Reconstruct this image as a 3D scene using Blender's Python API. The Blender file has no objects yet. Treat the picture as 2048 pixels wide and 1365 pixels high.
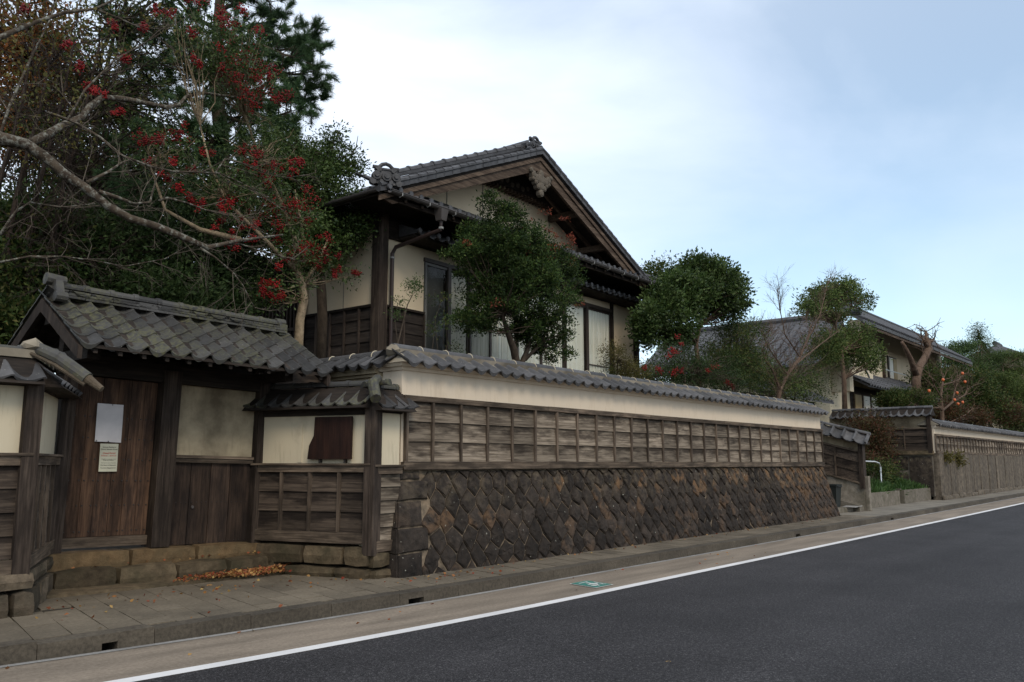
import bpy, math, random
import numpy as np
from mathutils import Vector, Matrix
random.seed(7); rng = np.random.default_rng(7)
S = bpy.context.scene
COL = S.collection
# ------------------------------------------------------------------ camera
FP = 1653.0
PITCH = math.atan(242.5/FP); YAW = math.atan(1424/FP*math.cos(PITCH)); EYE = 1.6
F = np.array([math.cos(PITCH)*math.cos(YAW), math.cos(PITCH)*math.sin(YAW), math.sin(PITCH)])
R_ = np.array([math.sin(YAW), -math.cos(YAW), 0.0]); U_ = np.cross(R_, F)
CAM = np.array([0, 0, EYE])
cd = bpy.data.cameras.new('camera'); cam = bpy.data.objects.new('camera', cd); COL.objects.link(cam)
cam.matrix_world = Matrix(((R_[0], U_[0], -F[0], 0), (R_[1], U_[1], -F[1], 0), (R_[2], U_[2], -F[2], EYE), (0, 0, 0, 1)))
cd.sensor_width = 36; cd.lens = FP/2048*36; cd.clip_end = 3000; cd.clip_start = .05
S.camera = cam
# ------------------------------------------------------------------ sky, sun, exposure
W = bpy.data.worlds.new('World'); S.world = W; W.use_nodes = True
nt = W.node_tree; nt.nodes.clear(); L = nt.links.new
SUN_EL = math.radians(42); SUN_AZ = math.radians(-118)      # azimuth measured from +X towards +Y
o = nt.nodes.new('ShaderNodeOutputWorld'); bg = nt.nodes.new('ShaderNodeBackground')
sky = nt.nodes.new('ShaderNodeTexSky'); sky.sky_type = 'NISHITA'; sky.sun_disc = False
sky.sun_elevation = SUN_EL; sky.sun_rotation = math.pi/2 - SUN_AZ; sky.air_density = 1.0; sky.dust_density = .6
tc = nt.nodes.new('ShaderNodeTexCoord'); mp = nt.nodes.new('ShaderNodeMapping'); mp.inputs['Scale'].default_value = (1.2, 2.4, 4.5)
mp.inputs['Rotation'].default_value = (.15, .1, .5); mp.inputs['Location'].default_value = (1.3, .4, 2.2)
n1 = nt.nodes.new('ShaderNodeTexNoise'); n1.inputs['Scale'].default_value = 1.1; n1.inputs['Detail'].default_value = 7; n1.inputs['Roughness'].default_value = .5; n1.inputs['Distortion'].default_value = .4
L(tc.outputs['Generated'], mp.inputs[0]); L(mp.outputs[0], n1.inputs[0])
cr = nt.nodes.new('ShaderNodeValToRGB'); cr.color_ramp.elements[0].position = .34; cr.color_ramp.elements[0].color = (.5,)*3+(1,); cr.color_ramp.elements[1].position = .60; cr.color_ramp.elements[1].color = (1,)*3+(1,)
L(n1.outputs[0], cr.inputs[0])
# a clear bluer gap low along the street, as in the photograph
dirv = nt.nodes.new('ShaderNodeVectorMath'); dirv.operation = 'DOT_PRODUCT'; dirv.inputs[1].default_value = (.985, .12, .12)
L(tc.outputs['Generated'], dirv.inputs[0])
mr = nt.nodes.new('ShaderNodeMapRange'); mr.inputs[1].default_value = .83; mr.inputs[2].default_value = .985; mr.inputs[3].default_value = 1.0; mr.inputs[4].default_value = .38
L(dirv.outputs['Value'], mr.inputs[0])
mm = nt.nodes.new('ShaderNodeMath'); mm.operation = 'MULTIPLY'; L(cr.outputs[0], mm.inputs[0]); L(mr.outputs[0], mm.inputs[1])
mx = nt.nodes.new('ShaderNodeMixRGB'); mx.inputs[2].default_value = (9.8, 10.75, 12.2, 1)
br = nt.nodes.new('ShaderNodeMixRGB'); br.blend_type = 'MULTIPLY'; br.inputs[0].default_value = 1; br.inputs[2].default_value = (1.7, 1.85, 1.75, 1)
L(sky.outputs[0], br.inputs[1])
L(mm.outputs[0], mx.inputs[0]); L(br.outputs[0], mx.inputs[1]); L(mx.outputs[0], bg.inputs[0]); bg.inputs[1].default_value = .125
L(bg.outputs[0], o.inputs[0])
sd = bpy.data.lights.new('sun', 'SUN'); sd.energy = 1.9; sd.angle = math.radians(20); sd.color = (1, .86, .68)
sun = bpy.data.objects.new('sun', sd); COL.objects.link(sun)
sv = Vector((math.cos(SUN_EL)*math.cos(SUN_AZ), math.cos(SUN_EL)*math.sin(SUN_AZ), math.sin(SUN_EL)))
sun.rotation_euler = sv.to_track_quat('Z', 'Y').to_euler()
S.view_settings.view_transform = 'Standard'; S.view_settings.look = 'None'; S.view_settings.exposure = -.2; S.view_settings.gamma = 1
S.render.engine = 'CYCLES'
# ------------------------------------------------------------------ helpers
def ray(u, v):
    return F + R_*(u-1024)/FP - U_*(v-682.5)/FP
def at(u, v, Y):
    d = ray(u, v); return CAM + d*(Y/d[1])
def atx(u, v, X):
    d = ray(u, v); return CAM + d*(X/d[0])
def ppm(P):
    return FP/float((np.array(P)-CAM) @ F)
def g(x):
    return .0022*max(0., 8.5-x)**2 + .00005*max(0., x-12)**2
def tag(o, label=None, cat=None, group=None, kind=None):
    if label: o['label'] = label
    if cat: o['category'] = cat
    if group: o['group'] = group
    if kind: o['kind'] = kind
    return o
def empty(name, loc, rz=0, label=None, cat=None, group=None):
    o = bpy.data.objects.new(name, None); COL.objects.link(o); o.location = loc; o.rotation_euler = (0, 0, rz)
    o.empty_display_size = .1
    return tag(o, label, cat, group)
def put(name, me, parent=None, loc=(0, 0, 0), rot=(0, 0, 0), scale=(1, 1, 1)):
    o = bpy.data.objects.new(name, me); COL.objects.link(o); o.parent = parent
    o.location = loc; o.rotation_euler = rot; o.scale = scale
    return o
class MB:
    def __init__(s): s.v = []; s.f = []
    def add(s, vs, fs):
        n = len(s.v); s.v += [tuple(map(float, p)) for p in vs]; s.f += [tuple(i+n for i in f) for f in fs]; return s
    def box(s, x0, x1, y0, y1, z0, z1, j=0):
        vs = [(x0,y0,z0),(x1,y0,z0),(x1,y1,z0),(x0,y1,z0),(x0,y0,z1),(x1,y0,z1),(x1,y1,z1),(x0,y1,z1)]
        if j: vs = [tuple(c+random.uniform(-j, j) for c in p) for p in vs]
        return s.add(vs, [(3,2,1,0),(4,5,6,7),(0,1,5,4),(1,2,6,5),(2,3,7,6),(3,0,4,7)])
    def hexa(s, vs):
        return s.add(vs, [(3,2,1,0),(4,5,6,7),(0,1,5,4),(1,2,6,5),(2,3,7,6),(3,0,4,7)])
    def rock(s, x0, x1, y0, y1, z0, z1, r=.02, j=.008):
        # rough block: 3x3x3 surface lattice with pulled-in corners
        idx = {}; vs = []
        c = [(x0+x1)/2, (y0+y1)/2, (z0+z1)/2]; h = [(x1-x0)/2, (y1-y0)/2, (z1-z0)/2]
        for i in (-1,0,1):
            for k in (-1,0,1):
                for l in (-1,0,1):
                    if (i,k,l) == (0,0,0): continue
                    n = abs(i)+abs(k)+abs(l); q = r*(0, 0, .6, 1.0)[n]
                    p = [c[a]+(i,k,l)[a]*(h[a]-q)+random.uniform(-j, j) for a in range(3)]
                    if n == 1: p[(abs(i),abs(k),abs(l)).index(1)] += (i+k+l)*random.uniform(0, j)
                    idx[(i,k,l)] = len(vs); vs.append(p)
        fs = []
        def face(ax, sg):
            a, b = [q for q in range(3) if q != ax]
            for p in (-1, 0):
                for q in (-1, 0):
                    def K(A, B):
                        t = [0,0,0]; t[ax] = sg; t[a] = A; t[b] = B; return idx[tuple(t)]
                    f = [K(p,q),K(p+1,q),K(p+1,q+1),K(p,q+1)]
                    flip = (sg > 0) != (ax != 1)
                    fs.append(tuple(f[::-1] if flip else f))
        for ax in range(3):
            face(ax, 1); face(ax, -1)
        return s.add(vs, fs)
    def tube(s, pts, rad, n=8, cap=True):
        pts = [np.array(p, float) for p in pts]; m = len(pts)
        if not hasattr(rad, '__len__'): rad = [rad]*m
        d0 = pts[1]-pts[0]; up = np.array([0,0,1.]) if abs(d0[2]) < .9*np.linalg.norm(d0) else np.array([1.,0,0])
        base = len(s.v); a = np.cross(d0, up); a /= np.linalg.norm(a)+1e-9
        for i in range(m):
            d = pts[min(i+1, m-1)]-pts[max(i-1, 0)]; d = d/(np.linalg.norm(d)+1e-9)
            a = a-d*(a@d); a /= np.linalg.norm(a)+1e-9; b = np.cross(d, a)
            for k in range(n):
                t = 2*math.pi*k/n; s.v.append(tuple(pts[i]+rad[i]*(math.cos(t)*a+math.sin(t)*b)))
        for i in range(m-1):
            for k in range(n):
                p = base+i*n+k; q = base+i*n+(k+1) % n; s.f.append((p, q, q+n, p+n))
        if cap:
            s.f.append(tuple(base+k for k in range(n))[::-1]); s.f.append(tuple(base+(m-1)*n+k for k in range(n)))
        return s
    def map(s, fn):
        s.v = [tuple(fn(*p)) for p in s.v]; return s
    def mesh(s, name, mat=None, smooth=False):
        me = bpy.data.meshes.new(name); me.from_pydata(s.v, [], s.f); me.update()
        if mat: me.materials.append(mat)
        if smooth: me.polygons.foreach_set('use_smooth', [True]*len(me.polygons))
        return me
    def build(s, name, mat, parent=None, smooth=False, loc=(0,0,0), rot=(0,0,0)):
        return put(name, s.mesh(name, mat, smooth), parent, loc, rot)
# ------------------------------------------------------------------ materials
def newmat(name, rough=.8, spec=.3):
    m = bpy.data.materials.new(name); m.use_nodes = True; t = m.node_tree
    b = t.nodes['Principled BSDF']; b.inputs['Roughness'].default_value = rough
    b.inputs['Specular IOR Level'].default_value = spec
    return m, t, b
def node(t, ty, **kw):
    n = t.nodes.new(ty)
    for k, v in kw.items(): setattr(n, k, v)
    return n
def noise(t, scale, detail=4, rough=.55, vec=None, sc=None, coord='Object', dist=0):
    c = node(t, 'ShaderNodeTexCoord'); mp = node(t, 'ShaderNodeMapping'); n = node(t, 'ShaderNodeTexNoise')
    if sc: mp.inputs['Scale'].default_value = sc
    if coord == 'World':
        ge = node(t, 'ShaderNodeNewGeometry'); t.links.new(ge.outputs['Position'], mp.inputs[0])
    else: t.links.new(c.outputs[coord], mp.inputs[0])
    t.links.new(mp.outputs[0], n.inputs['Vector'])
    n.inputs['Scale'].default_value = scale; n.inputs['Detail'].default_value = detail; n.inputs['Roughness'].default_value = rough; n.inputs['Distortion'].default_value = dist
    return n.outputs[0]
def ramp(t, src, stops):
    r = node(t, 'ShaderNodeValToRGB'); e = r.color_ramp.elements
    while len(e) < len(stops): e.new(.5)
    for k, (p, c) in enumerate(stops):
        e[k].position = p; e[k].color = tuple(c)[:3]+(1,) if hasattr(c, '__len__') else (c, c, c, 1)
    t.links.new(src, r.inputs[0]); return r.outputs[0]
def mix(t, a, b, fac, mode='MIX'):
    m = node(t, 'ShaderNodeMixRGB', blend_type=mode)
    for i, q in ((0, fac), (1, a), (2, b)):
        if hasattr(q, 'links'): t.links.new(q, m.inputs[i])
        elif hasattr(q, '__len__'): m.inputs[i].default_value = tuple(q)+(1,)
        else: m.inputs[i].default_value = q if i == 0 else (q, q, q, 1)
    return m.outputs[0]
def bump(t, b, src, strength, dist=.01):
    n = node(t, 'ShaderNodeBump'); n.inputs['Strength'].default_value = strength; n.inputs['Distance'].default_value = dist
    t.links.new(src, n.inputs['Height']); t.links.new(n.outputs[0], b.inputs['Normal'])
def rnd(t, lo, hi, island=False):
    o = node(t, 'ShaderNodeNewGeometry').outputs['Random Per Island'] if island else node(t, 'ShaderNodeObjectInfo').outputs['Random']
    m = node(t, 'ShaderNodeMapRange'); m.inputs[3].default_value = lo; m.inputs[4].default_value = hi; t.links.new(o, m.inputs[0]); return m.outputs[0]
def wood(name, c1, c2, axis='x', dark=(.02,.017,.014), stain=.5, rough=.85, lap=False):
    m, t, b = newmat(name, rough, .15)
    s = (1.0, 9, 26) if axis == 'x' else (26, 9, 1.0)
    n = noise(t, 1.6, 6, .6, sc=s, dist=.6)
    col = ramp(t, n, [(.36, c1), (.50, [(x+y)/2 for x, y in zip(c1, c2)]), (.64, c2)])
    st = noise(t, 1.9, 6, .65, sc=(1, 1, 4.5) if axis == 'x' else (3.2, 1, .7))
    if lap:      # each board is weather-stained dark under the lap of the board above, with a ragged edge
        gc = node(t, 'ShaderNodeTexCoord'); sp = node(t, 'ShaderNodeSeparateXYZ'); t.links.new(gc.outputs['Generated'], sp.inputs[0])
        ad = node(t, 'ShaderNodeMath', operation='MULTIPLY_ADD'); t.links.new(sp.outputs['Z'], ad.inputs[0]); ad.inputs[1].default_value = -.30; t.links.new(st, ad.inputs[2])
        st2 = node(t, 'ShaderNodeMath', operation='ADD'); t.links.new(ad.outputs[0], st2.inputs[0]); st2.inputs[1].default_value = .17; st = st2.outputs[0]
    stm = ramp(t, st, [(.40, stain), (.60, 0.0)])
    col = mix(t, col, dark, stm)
    v = rnd(t, .62, 1.3)
    col = mix(t, col, v, 1, 'MULTIPLY')
    t.links.new(col, b.inputs['Base Color'])
    bump(t, b, noise(t, 3, 5, .6, sc=s), .5, .006)
    return m
M = {}
M['plank'] = wood('weathered_plank', (.10,.078,.058), (.285,.235,.178), 'x', (.032,.024,.018), .85, .85, True)
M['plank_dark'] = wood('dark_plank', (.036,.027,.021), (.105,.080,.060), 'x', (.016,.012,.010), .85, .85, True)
M['frame'] = wood('weathered_frame', (.07,.052,.038), (.19,.145,.105), 'x', (.025,.02,.016), .7)
M['frame_v'] = wood('weathered_batten', (.075,.056,.042), (.18,.135,.098), 'z', (.025,.02,.016), .7)
M['post'] = wood('post_wood', (.026,.019,.015), (.082,.062,.048), 'z', (.016,.012,.01), .7)
M['door'] = wood('door_wood', (.06,.034,.022), (.135,.078,.048), 'z', (.02,.014,.012), .8)
M['smalldoor'] = wood('small_door_wood', (.035,.024,.018), (.075,.05,.036), 'z', (.014,.011,.01), .8)
M['beam'] = wood('old_beam', (.02,.016,.013), (.045,.035,.028), 'x', (.01,.008,.007), .6)
M['barge'] = wood('barge_board', (.055,.038,.027), (.15,.11,.08), 'x', (.03,.02,.015), .6)
M['houseplank'] = wood('house_cladding', (.028,.022,.019), (.06,.05,.043), 'x', (.015,.012,.011), .6)
M['batten'] = wood('house_batten', (.035,.027,.023), (.085,.065,.052), 'z', (.015,.012,.011), .5)
M['signboard'] = wood('signboard_wood', (.025,.012,.009), (.05,.024,.017), 'z', (.014,.009,.008), .6, .5)
def plaster(name, c, stain=(.2,.165,.12), lo=.35, drip=True, amt=.6):
    m, t, b = newmat(name, .9, .15)
    n = noise(t, .9, 6, .62); n2 = noise(t, 3, 5, .6, sc=(5, 5, .7))
    col = mix(t, c, stain, ramp(t, n, [(lo+.18, 0.0), (lo+.42, amt)]))
    if drip: col = mix(t, col, stain, ramp(t, n2, [(.55, 0.0), (.78, amt*.55)]))
    t.links.new(col, b.inputs['Base Color']); bump(t, b, noise(t, 30, 3), .15, .004)
    return m
M['plaster'] = plaster('cream_plaster', (.62,.525,.405), (.36,.27,.17), .38, True, .6)
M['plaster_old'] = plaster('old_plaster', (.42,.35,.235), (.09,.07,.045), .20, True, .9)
M['plaster_white'] = plaster('white_plaster', (.56,.49,.355), (.15,.12,.08), .34, True, .75)
M['plaster_house'] = plaster('house_plaster', (.63,.53,.38), (.44,.36,.25), .3, False, .35)
M['plaster_ridge'] = plaster('ridge_mortar', (.27,.235,.185), (.08,.07,.055), .2, False, .9)
M['mortar'] = plaster('lime_mortar', (.26,.225,.17), (.07,.06,.048), .25, False, .8)
def tilemat(name, c, moss=0, lo=.55, hi=1.6):
    m, t, b = newmat(name, .55, .35)
    n = noise(t, 6, 5, .6)
    col = ramp(t, n, [(.3, [x*.62 for x in c]), (.65, c)])
    col = mix(t, col, rnd(t, lo, hi), 1, 'MULTIPLY')
    if moss:
        w = noise(t, .9, 4, .6, coord='World'); w2 = noise(t, 22, 4, .6, coord='World')
        f = mix(t, ramp(t, w, [(.42, 0.0), (.62, 1.0)]), ramp(t, w2, [(.40, 0.0), (.6, 1.0)]), 1, 'MULTIPLY')
        f = mix(t, f, moss, 1, 'MULTIPLY')
        col = mix(t, col, (.085,.082,.04), f)
    sp = ramp(t, noise(t, 45, 2, .5, coord='World'), [(.70, 0.0), (.76, .7)])
    col = mix(t, col, (.3,.29,.25), sp)
    t.links.new(col, b.inputs['Base Color'])
    rr = ramp(t, n, [(.3, .75), (.7, .48)]); t.links.new(rr, b.inputs['Roughness'])
    bump(t, b, noise(t, 25, 4), .25, .005)
    return m
M['tile'] = tilemat('grey_roof_tile', (.062,.060,.060))
M['tile_moss'] = tilemat('mossy_roof_tile', (.045,.043,.040), .95)
M['tile_house'] = tilemat('house_roof_tile', (.068,.068,.072), 0, .7, 1.3)
def stonemat(name, c1, c2, orange=.25, moss=None, world=True, specks=True):
    m, t, b = newmat(name, .9, .2)
    n = noise(t, 9, 8, .65, coord='World')
    col = ramp(t, n, [(.3, c1), (.7, c2)])
    col = mix(t, col, rnd(t, .6, 1.45), 1, 'MULTIPLY')
    if orange:
        ob = ramp(t, node(t, 'ShaderNodeObjectInfo').outputs['Random'], [(.72, 0.0), (.84, 1.0)])
        on = ramp(t, noise(t, 4.5, 5, .6, coord='World'), [(.46, 0.0), (.6, 1.0)])
        ge = node(t, 'ShaderNodeNewGeometry'); sp = node(t, 'ShaderNodeSeparateXYZ'); t.links.new(ge.outputs['Position'], sp.inputs[0])
        mr = node(t, 'ShaderNodeMapRange'); mr.inputs[1].default_value = .5; mr.inputs[2].default_value = 1.4; mr.inputs[3].default_value = .25; t.links.new(sp.outputs['Z'], mr.inputs[0])
        f = mix(t, mix(t, ob, on, 1, 'MULTIPLY'), mr.outputs[0], 1, 'MULTIPLY')
        col = mix(t, col, (.20,.105,.042), mix(t, f, (orange,)*3, 1, 'MULTIPLY'))
        # pale lichen and dust that gathers on the upper courses
        mr2 = node(t, 'ShaderNodeMapRange'); mr2.inputs[1].default_value = .75; mr2.inputs[2].default_value = 1.6; mr2.inputs[3].default_value = 0; mr2.inputs[4].default_value = .8; t.links.new(sp.outputs['Z'], mr2.inputs[0])
        col = mix(t, col, (.17,.135,.09), mix(t, mr2.outputs[0], ramp(t, noise(t, 6, 6, .65, coord='World'), [(.45, 0.0), (.68, .75)]), 1, 'MULTIPLY'))
    if moss: col = mix(t, col, moss, ramp(t, noise(t, 2.2, 5, .6, coord='World'), [(.45, 0.0), (.65, .7)]))
    if specks: col = mix(t, col, (.42,.42,.36), ramp(t, noise(t, 21, 2, .5, coord='World'), [(.735, 0.0), (.765, .8)]))
    t.links.new(col, b.inputs['Base Color']); bump(t, b, noise(t, 22, 7, .7, coord='World'), .8, .02)
    return m
M['stone'] = stonemat('basalt_stone', (.011,.009,.0075), (.046,.036,.029), .6)
M['mortar_wall'] = stonemat('wall_mortar', (.028,.022,.016), (.19,.15,.105), .4, None, True, False)
M['sand'] = stonemat('tuff_stone', (.050,.037,.023), (.135,.102,.062), 0, (.038,.034,.019), True, False)
M['threshold'] = stonemat('ochre_threshold_stone', (.11,.072,.036), (.25,.165,.085), 0, (.10,.08,.045), True, False)
M['basestone'] = stonemat('base_stone', (.06,.046,.032), (.145,.113,.078), 0, (.05,.045,.03), True, False)
M['oldconcrete'] = stonemat('old_concrete', (.10,.088,.070), (.21,.185,.15), 0, (.09,.08,.055), True, False)
def concrete(name, c1, c2, sc=30, streak=None, big=1.2):
    m, t, b = newmat(name, .88, .25)
    col = ramp(t, noise(t, sc, 6, .7, coord='World'), [(.3, c1), (.7, c2)])
    col = mix(t, col, ramp(t, noise(t, big, 5, .6, coord='World', sc=streak), [(.3, .62), (.7, 1.15)]), 1, 'MULTIPLY')
    col = mix(t, col, rnd(t, .86, 1.14), 1, 'MULTIPLY')
    t.links.new(col, b.inputs['Base Color']); bump(t, b, noise(t, 60, 4, .7, coord='World'), .35, .006)
    return m
M['slab'] = concrete('paving_slab', (.105,.086,.062), (.185,.155,.112))
M['joint'] = concrete('paving_joint', (.022,.018,.013), (.05,.042,.03))
M['pave_far'] = concrete('pavement_concrete', (.12,.106,.085), (.20,.18,.145))
M['kerb'] = concrete('kerb_concrete', (.042,.035,.026), (.105,.088,.066), 30, (1, 1, 3), 1.6)
M['gutter'] = concrete('gutter_concrete', (.155,.125,.095), (.26,.215,.165), 34, (.35, 2, 1), 1.5)
M['wet'] = concrete('gutter_edge', (.26,.25,.235), (.37,.36,.34), 30)
M['cwall'] = concrete('streaked_concrete', (.045,.036,.027), (.19,.155,.115), 7, (4, 4, .3), 1.8)
def asphalt():
    m, t, b = newmat('asphalt', .85, .18)
    v = node(t, 'ShaderNodeTexVoronoi'); v.inputs['Scale'].default_value = 130
    ge = node(t, 'ShaderNodeNewGeometry'); t.links.new(ge.outputs['Position'], v.inputs['Vector'])
    col = ramp(t, v.outputs['Color'], [(.2, (.016,.015,.016)), (.75, (.040,.038,.040)), (.97, (.12,.118,.115))])
    col = mix(t, col, ramp(t, noise(t, .7, 4, .6, coord='World'), [(.3, .8), (.7, 1.15)]), 1, 'MULTIPLY')
    col = mix(t, col, ramp(t, noise(t, 38, 3, .7, coord='World'), [(.35, .55), (.65, 1.5)]), 1, 'MULTIPLY')
    col = mix(t, col, ramp(t, noise(t, .9, 3, .5, coord='World', sc=(.06, 1.1, 1)), [(.35, .84), (.65, 1.14)]), 1, 'MULTIPLY')
    t.links.new(col, b.inputs['Base Color']); bump(t, b, noise(t, 60, 3, .7, coord='World'), .5, .008); return m
M['asphalt'] = asphalt()
def paint(name, c, wear=.35):
    m, t, b = newmat(name, .6, .4)
    col = mix(t, c, (.22,.19,.155), ramp(t, noise(t, 26, 6, .75, coord='World'), [(.58, 0.0), (.72, wear)]))
    col = mix(t, col, ramp(t, noise(t, 1.2, 4, .6, coord='World'), [(.3, .85), (.7, 1.05)]), 1, 'MULTIPLY')
    t.links.new(col, b.inputs['Base Color']); return m
M['white'] = paint('road_paint', (.66,.65,.64)); M['green'] = paint('green_paint', (.03,.18,.145), .7); M['whitemark'] = paint('worn_white_paint', (.6,.62,.58), .9)
def flat(name, c, rough=.6, spec=.3, nz=0):
    m, t, b = newmat(name, rough, spec)
    if nz: t.links.new(ramp(t, noise(t, nz, 4, .6), [(.3, [x*.7 for x in c]), (.7, c)]), b.inputs['Base Color'])
    else: b.inputs['Base Color'].default_value = tuple(c)+(1,)
    return m
M['paper'] = flat('white_paper', (.60,.57,.56), .7, .2, 2); M['cream_paper'] = flat('cream_paper', (.55,.54,.42), .7, .2, 2)
M['ink'] = flat('black_ink', (.06,.06,.05)); M['redink'] = flat('red_ink', (.42,.06,.05))
M['nail'] = flat('iron_nail', (.02,.017,.015), .6, .4)
M['metal'] = flat('rail_metal', (.6,.6,.58), .3, .6); M['metal'].node_tree.nodes['Principled BSDF'].inputs['Metallic'].default_value = .8
M['gutter_metal'] = flat('gutter_metal', (.075,.065,.06), .5, .4, 3); M['pipe'] = flat('downpipe', (.032,.019,.016), .5, .4, 3); M['pipe_tan'] = flat('tan_downpipe', (.42,.35,.25), .6, .3, 3)
M['hook'] = flat('pale_bracket', (.22,.22,.21), .5, .4)
M['winframe'] = flat('window_frame', (.05,.037,.03), .5, .35, 5); M['winframe_grey'] = flat('grey_sash', (.16,.16,.15), .5, .35, 5)
M['curtain'] = flat('white_curtain', (.85,.83,.74), .9, .1)
M['dark'] = flat('dark_interior', (.012,.011,.010), .95, .05)
M['brown_glass'] = flat('amber_window', (.45,.34,.18), .6, .3, 2)
M['bin'] = flat('black_bin_plastic', (.014,.018,.017), .5, .4)
M['carving'] = flat('carved_wood', (.13,.11,.085), .85, .2, 9)
M['soil'] = flat('garden_soil', (.05,.04,.028), .95, .1, 2)
def glass():
    m = bpy.data.materials.new('window_glass'); m.use_nodes = True; t = m.node_tree; t.nodes.clear()
    o = node(t, 'ShaderNodeOutputMaterial'); tr = node(t, 'ShaderNodeBsdfTransparent'); gl = node(t, 'ShaderNodeBsdfGlossy'); gl.inputs['Roughness'].default_value = .03
    tr.inputs[0].default_value = (.93,.95,.94,1); mx_ = node(t, 'ShaderNodeMixShader'); fr = node(t, 'ShaderNodeFresnel'); fr.inputs[0].default_value = 1.28
    t.links.new(fr.outputs[0], mx_.inputs[0]); t.links.new(tr.outputs[0], mx_.inputs[1]); t.links.new(gl.outputs[0], mx_.inputs[2]); t.links.new(mx_.outputs[0], o.inputs[0]); return m
M['glass'] = glass()
def bark(name, c1, c2, lichen=None, amt=.7):
    m, t, b = newmat(name, .92, .15)
    col = ramp(t, noise(t, 9, 7, .65, coord='World', sc=(1, 1, .5)), [(.32, c1), (.68, c2)])
    if lichen: col = mix(t, col, lichen, ramp(t, noise(t, 13, 6, .7, coord='World'), [(.5, 0.0), (.6, amt)]))
    t.links.new(col, b.inputs['Base Color']); bump(t, b, noise(t, 26, 6, .7, coord='World'), .9, .015); return m
M['bark'] = bark('dark_bark', (.03,.023,.017), (.085,.065,.048)); M['bark_lichen'] = bark('lichen_bark', (.032,.024,.018), (.09,.07,.05), (.24,.24,.205), .75)
M['bark_pale'] = bark('pale_bark', (.17,.125,.075), (.34,.265,.175), (.12,.095,.06), .6); M['twig'] = bark('pale_twig', (.06,.048,.036), (.15,.125,.098)); M['bark_brown'] = bark('brown_bark', (.065,.04,.028), (.15,.105,.075))
M['twig_dark'] = bark('dark_twig', (.022,.016,.013), (.05,.036,.028))
def leaf(name, cols, spec=.12, rough=.55, trans=.25):
    m = bpy.data.materials.new(name); m.use_nodes = True; t = m.node_tree; b = t.nodes['Principled BSDF']
    b.inputs['Roughness'].default_value = rough; b.inputs['Specular IOR Level'].default_value = spec
    r = node(t, 'ShaderNodeNewGeometry').outputs['Random Per Island']
    k = len(cols); col = ramp(t, r, [(i/max(1, k-1), c) for i, c in enumerate(cols)])
    col = mix(t, col, ramp(t, noise(t, 1.3, 3, .5, coord='World'), [(.3, .6), (.7, 1.35)]), 1, 'MULTIPLY')
    t.links.new(col, b.inputs['Base Color'])
    tl = node(t, 'ShaderNodeBsdfTranslucent'); t.links.new(col, tl.inputs[0]); ms = node(t, 'ShaderNodeMixShader'); ms.inputs[0].default_value = trans
    o = t.nodes['Material Output']; t.links.new(b.outputs[0], ms.inputs[1]); t.links.new(tl.outputs[0], ms.inputs[2]); t.links.new(ms.outputs[0], o.inputs[0]); return m
G1, G2, G3 = (.018,.036,.011), (.038,.068,.017), (.068,.105,.027)
M['leaf_dark'] = leaf('dark_evergreen_leaf', [(.020,.036,.013), (.034,.058,.019), (.058,.088,.028)])
M['leaf_ever'] = leaf('evergreen_leaf', [G1, G2, G3, (.085,.12,.04)], .2, .45)
M['leaf_olive'] = leaf('olive_leaf', [G1, G2, (.07,.095,.026), (.115,.105,.035)])
M['leaf_mixed'] = leaf('leaf_with_red_tips', [(.014,.028,.010), G1, G1, G2, G2, G3, (.085,.11,.03)])
M['leaf_bright'] = leaf('bright_evergreen_leaf', [(.035,.055,.016), (.06,.095,.026), (.10,.14,.04), (.13,.15,.045)])
M['leaf_red'] = leaf('red_shoot_leaf', [(.16,.035,.02), (.22,.05,.03), (.13,.07,.03)])
M['leaf_autumn'] = leaf('autumn_leaf', [(.20,.065,.02), (.26,.10,.03), (.16,.12,.03), (.10,.09,.03)], .25, .6, .4)
M['leaf_yellow'] = leaf('yellow_green_leaf', [(.13,.11,.03), (.09,.09,.028), (.17,.13,.035)], .25, .6, .4)
M['needle'] = leaf('pine_needle', [(.028,.058,.024), (.05,.095,.038), (.09,.15,.065)], .2, .55, .2)
M['needle_lit'] = leaf('bright_pine_needle', [(.03,.06,.02), (.055,.10,.028), (.085,.135,.035)], .3, .5, .2)
M['grass'] = leaf('grass_blade', [(.025,.06,.015), (.045,.10,.022), (.075,.13,.035)], .3, .5, .3)
M['maple'] = leaf('bronze_maple_leaf', [(.10,.03,.018), (.07,.045,.02), (.05,.06,.02), (.13,.05,.025)], .25, .6, .35)
M['berry'] = leaf('red_berry', [(.15,.005,.005), (.23,.008,.007), (.09,.003,.003)], .2, .4, 0)
M['fruit'] = flat('persimmon', (.55,.12,.03), .35, .5)
M['litter'] = leaf('fallen_leaf', [(.30,.17,.05), (.24,.05,.025), (.34,.23,.08), (.16,.08,.035), (.20,.035,.02)], .2, .7, .1)
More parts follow.
